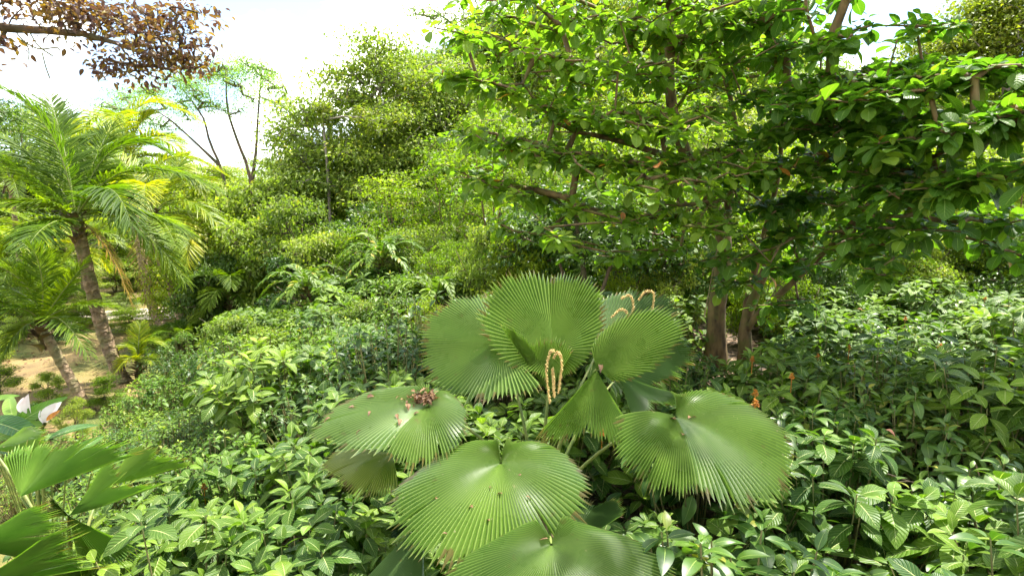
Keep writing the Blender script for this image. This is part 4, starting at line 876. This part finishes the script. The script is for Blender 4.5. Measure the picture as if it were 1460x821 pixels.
# slim understorey trees with light coming through
for px,pt,Y,w,kd in ((700,150,13,170,'utree'),(770,200,11.5,150,'utree'),(850,170,12.5,170,'utree'),(930,190,11,150,'utree'),(1010,170,12.5,170,'utree'),(1090,200,11.5,150,'utree'),(1160,190,12.5,170,'utree'),(1240,200,13.5,170,'utree'),(1310,200,11.5,160,'utree'),(1390,190,12.5,170,'utree'),(1465,210,11,160,'utree'),(640,190,15,150,'utree'),
                        (560,240,16,140,'utree'),(1180,270,10.5,120,'utree'),(1290,280,10,120,'utree')): put(kd,px,pt,Y,w)
for px,pt,Y,w,kd in ((700,15,27,210,'tmid'),(780,-30,28,230,'tlime'),(870,-40,27,240,'tmid'),(970,-40,28,240,'tlime'),(1060,-15,27,220,'tmid'),(1125,50,26,190,'tlime'),(600,80,25,190,'tmid'),(655,110,24,170,'tlime'),(560,150,23,150,'tmid'),(640,75,29,210,'tmid'),(705,70,33,220,'tmid'),(770,40,31,230,'tmid'),(850,30,30,230,'tlime'),(950,30,32,240,'tmid'),(1050,40,30,230,'tmid'),(1290,110,28,220,'tlime'),(1370,110,30,220,'tmid'),(1440,90,27,220,'tlime')): put(kd,px,pt,Y,w)
for px,pt,Y,w,kd in ((15,420,17,120,'lime'),(60,430,19,110,'mid'),(115,440,18,90,'lime'),(170,440,20,100,'mid'),(215,470,15,60,'lime'),(-20,500,14,90,'lime'),(30,505,16,50,'mid'),(85,498,16,50,'dark'),(225,498,14,50,'lime'),(0,560,11,60,'lime'),(250,478,16,70,'mid'),(180,470,17,70,'lime'),(70,560,10.5,45,'lime'),(150,575,10.5,50,'lime'),(105,600,9,50,'mid'),(35,600,8.5,60,'dark')): put(kd,px,pt,Y,w)
for px,py,Y,s_,lab in ((1207,518,5.3,.10,'salmon pink dead leaf lying on the veined shrubs by the orange flower spikes'),(1222,440,8.6,.12,'pale pink dead leaf on the shrubs near the sunlit clearing'),(1262,612,3.9,.07,'small pale dead leaf on the shrubs above the dark hollow')):
    p = P(px,py,Y); b = Buf(); scatter(b, leaf_t(.7,4,1,.4,.3), np.array([p]), np.array([[.6,-.7,-.2]]), s_)
    tag(obj('dry_leaf', b.mesh('dry_leaf', plain('pink_dry_leaf',(.42,.17,.09),(.55,.27,.15),20,.7,.2), p), None, p), lab, 'dry leaf')
# fallen bare branches among the bushes
for pts,r,lab in (([(400,520,9.5),(440,505,9.5),(470,480,9.8)],.02,'bare grey fallen branch lying on the shrubs below the lime bush'),([(545,475,9.8),(600,458,9.6),(640,440,9.5)],.018,'thin fallen branch left of the upright fan leaves'),
                  ([(950,515,7.6),(990,520,7.5),(1035,535,7.4)],.025,'dark dead branch lying at the foot of the thick mossy trunk'),
                  ([(1235,690,3.7),(1290,686,3.6),(1350,692,3.5)],.006,'bare yellow stem arching over the low dark hollow'),([(1265,675,3.7),(1320,695,3.6),(1365,720,3.5)],.006,'second bare stem crossing under the arching one'),
                  ([(1350,620,4.0),(1385,650,3.8),(1400,690,3.6)],.008,'bare tan stem rising above the low dark hollow')):
    b = Buf(); q = [P(*p) for p in pts]; tube(b, smooth_path(q,14), np.linspace(r,r*.5,14), 6); tag(obj('dead_branch', b.mesh('dead_branch', M['vine'], q[0]), None, q[0]), lab, 'branch')
for pr in [*PROT,*PSM,*PGL]+[p for v in BP.values() for p in v]:
    if pr.location.z < -40:
        for c in list(pr.children): bpy.data.objects.remove(c)
        bpy.data.objects.remove(pr)
for o in list(bpy.data.objects):
    if 'H' in o.keys(): del o['H']

# ------------------------------------------------------------------ light
SUN_EL, SUN_AZ = math.radians(66), math.radians(40)     # azimuth clockwise from +y
sd = np.array([math.sin(SUN_AZ)*math.cos(SUN_EL), math.cos(SUN_AZ)*math.cos(SUN_EL), math.sin(SUN_EL)])
l = bpy.data.lights.new('sun','SUN'); l.energy = 5.0; l.angle = math.radians(.6); l.color=(1,.95,.86)
so = bpy.data.objects.new('sun', l); COL.objects.link(so); so.rotation_euler = Vector(sd).to_track_quat('Z','Y').to_euler(); so.location=(0,0,30)
w = bpy.data.worlds.new('World'); S.world = w; w.use_nodes = True; t = w.node_tree; N = t.nodes; L = t.links; N.clear()
out = N.new('ShaderNodeOutputWorld'); bg = N.new('ShaderNodeBackground'); sk = N.new('ShaderNodeTexSky'); sk.sky_type='NISHITA'; sk.sun_disc=False
sk.sun_elevation = SUN_EL; sk.sun_rotation = SUN_AZ; sk.air_density=1.0; sk.dust_density=1.0
tc = N.new('ShaderNodeTexCoord'); mp = N.new('ShaderNodeMapping'); mp.inputs['Scale'].default_value=(1,1,2.2); L.new(tc.outputs['Generated'],mp.inputs[0])
n1 = N.new('ShaderNodeTexNoise'); n1.inputs['Scale'].default_value=2.1; n1.inputs['Detail'].default_value=7; n1.inputs['Roughness'].default_value=.55; L.new(mp.outputs[0],n1.inputs[0])
rp = ramp(N,[(.49,(0,0,0)),(.65,(1,1,1))]); L.new(n1.outputs[0],rp.inputs[0])
col = mixc(N,L,rp.outputs[0],sk.outputs[0],(19,18,15.2))
L.new(col,bg.inputs[0]); bg.inputs[1].default_value=.125; L.new(bg.outputs[0],out.inputs[0])
S.view_settings.view_transform='Standard'; S.view_settings.look='None'; S.view_settings.exposure=1.72; S.view_settings.gamma=1
c = S.cycles; c.max_bounces=5; c.diffuse_bounces=3; c.glossy_bounces=2; c.transmission_bounces=3; c.transparent_max_bounces=4
c.caustics_reflective=False; c.caustics_refractive=False; c.use_adaptive_sampling=True; c.adaptive_threshold=.02
c.use_denoising=True
try: c.denoiser='OPENIMAGEDENOISE'; c.denoising_input_passes='RGB_ALBEDO_NORMAL'
except Exception: pass
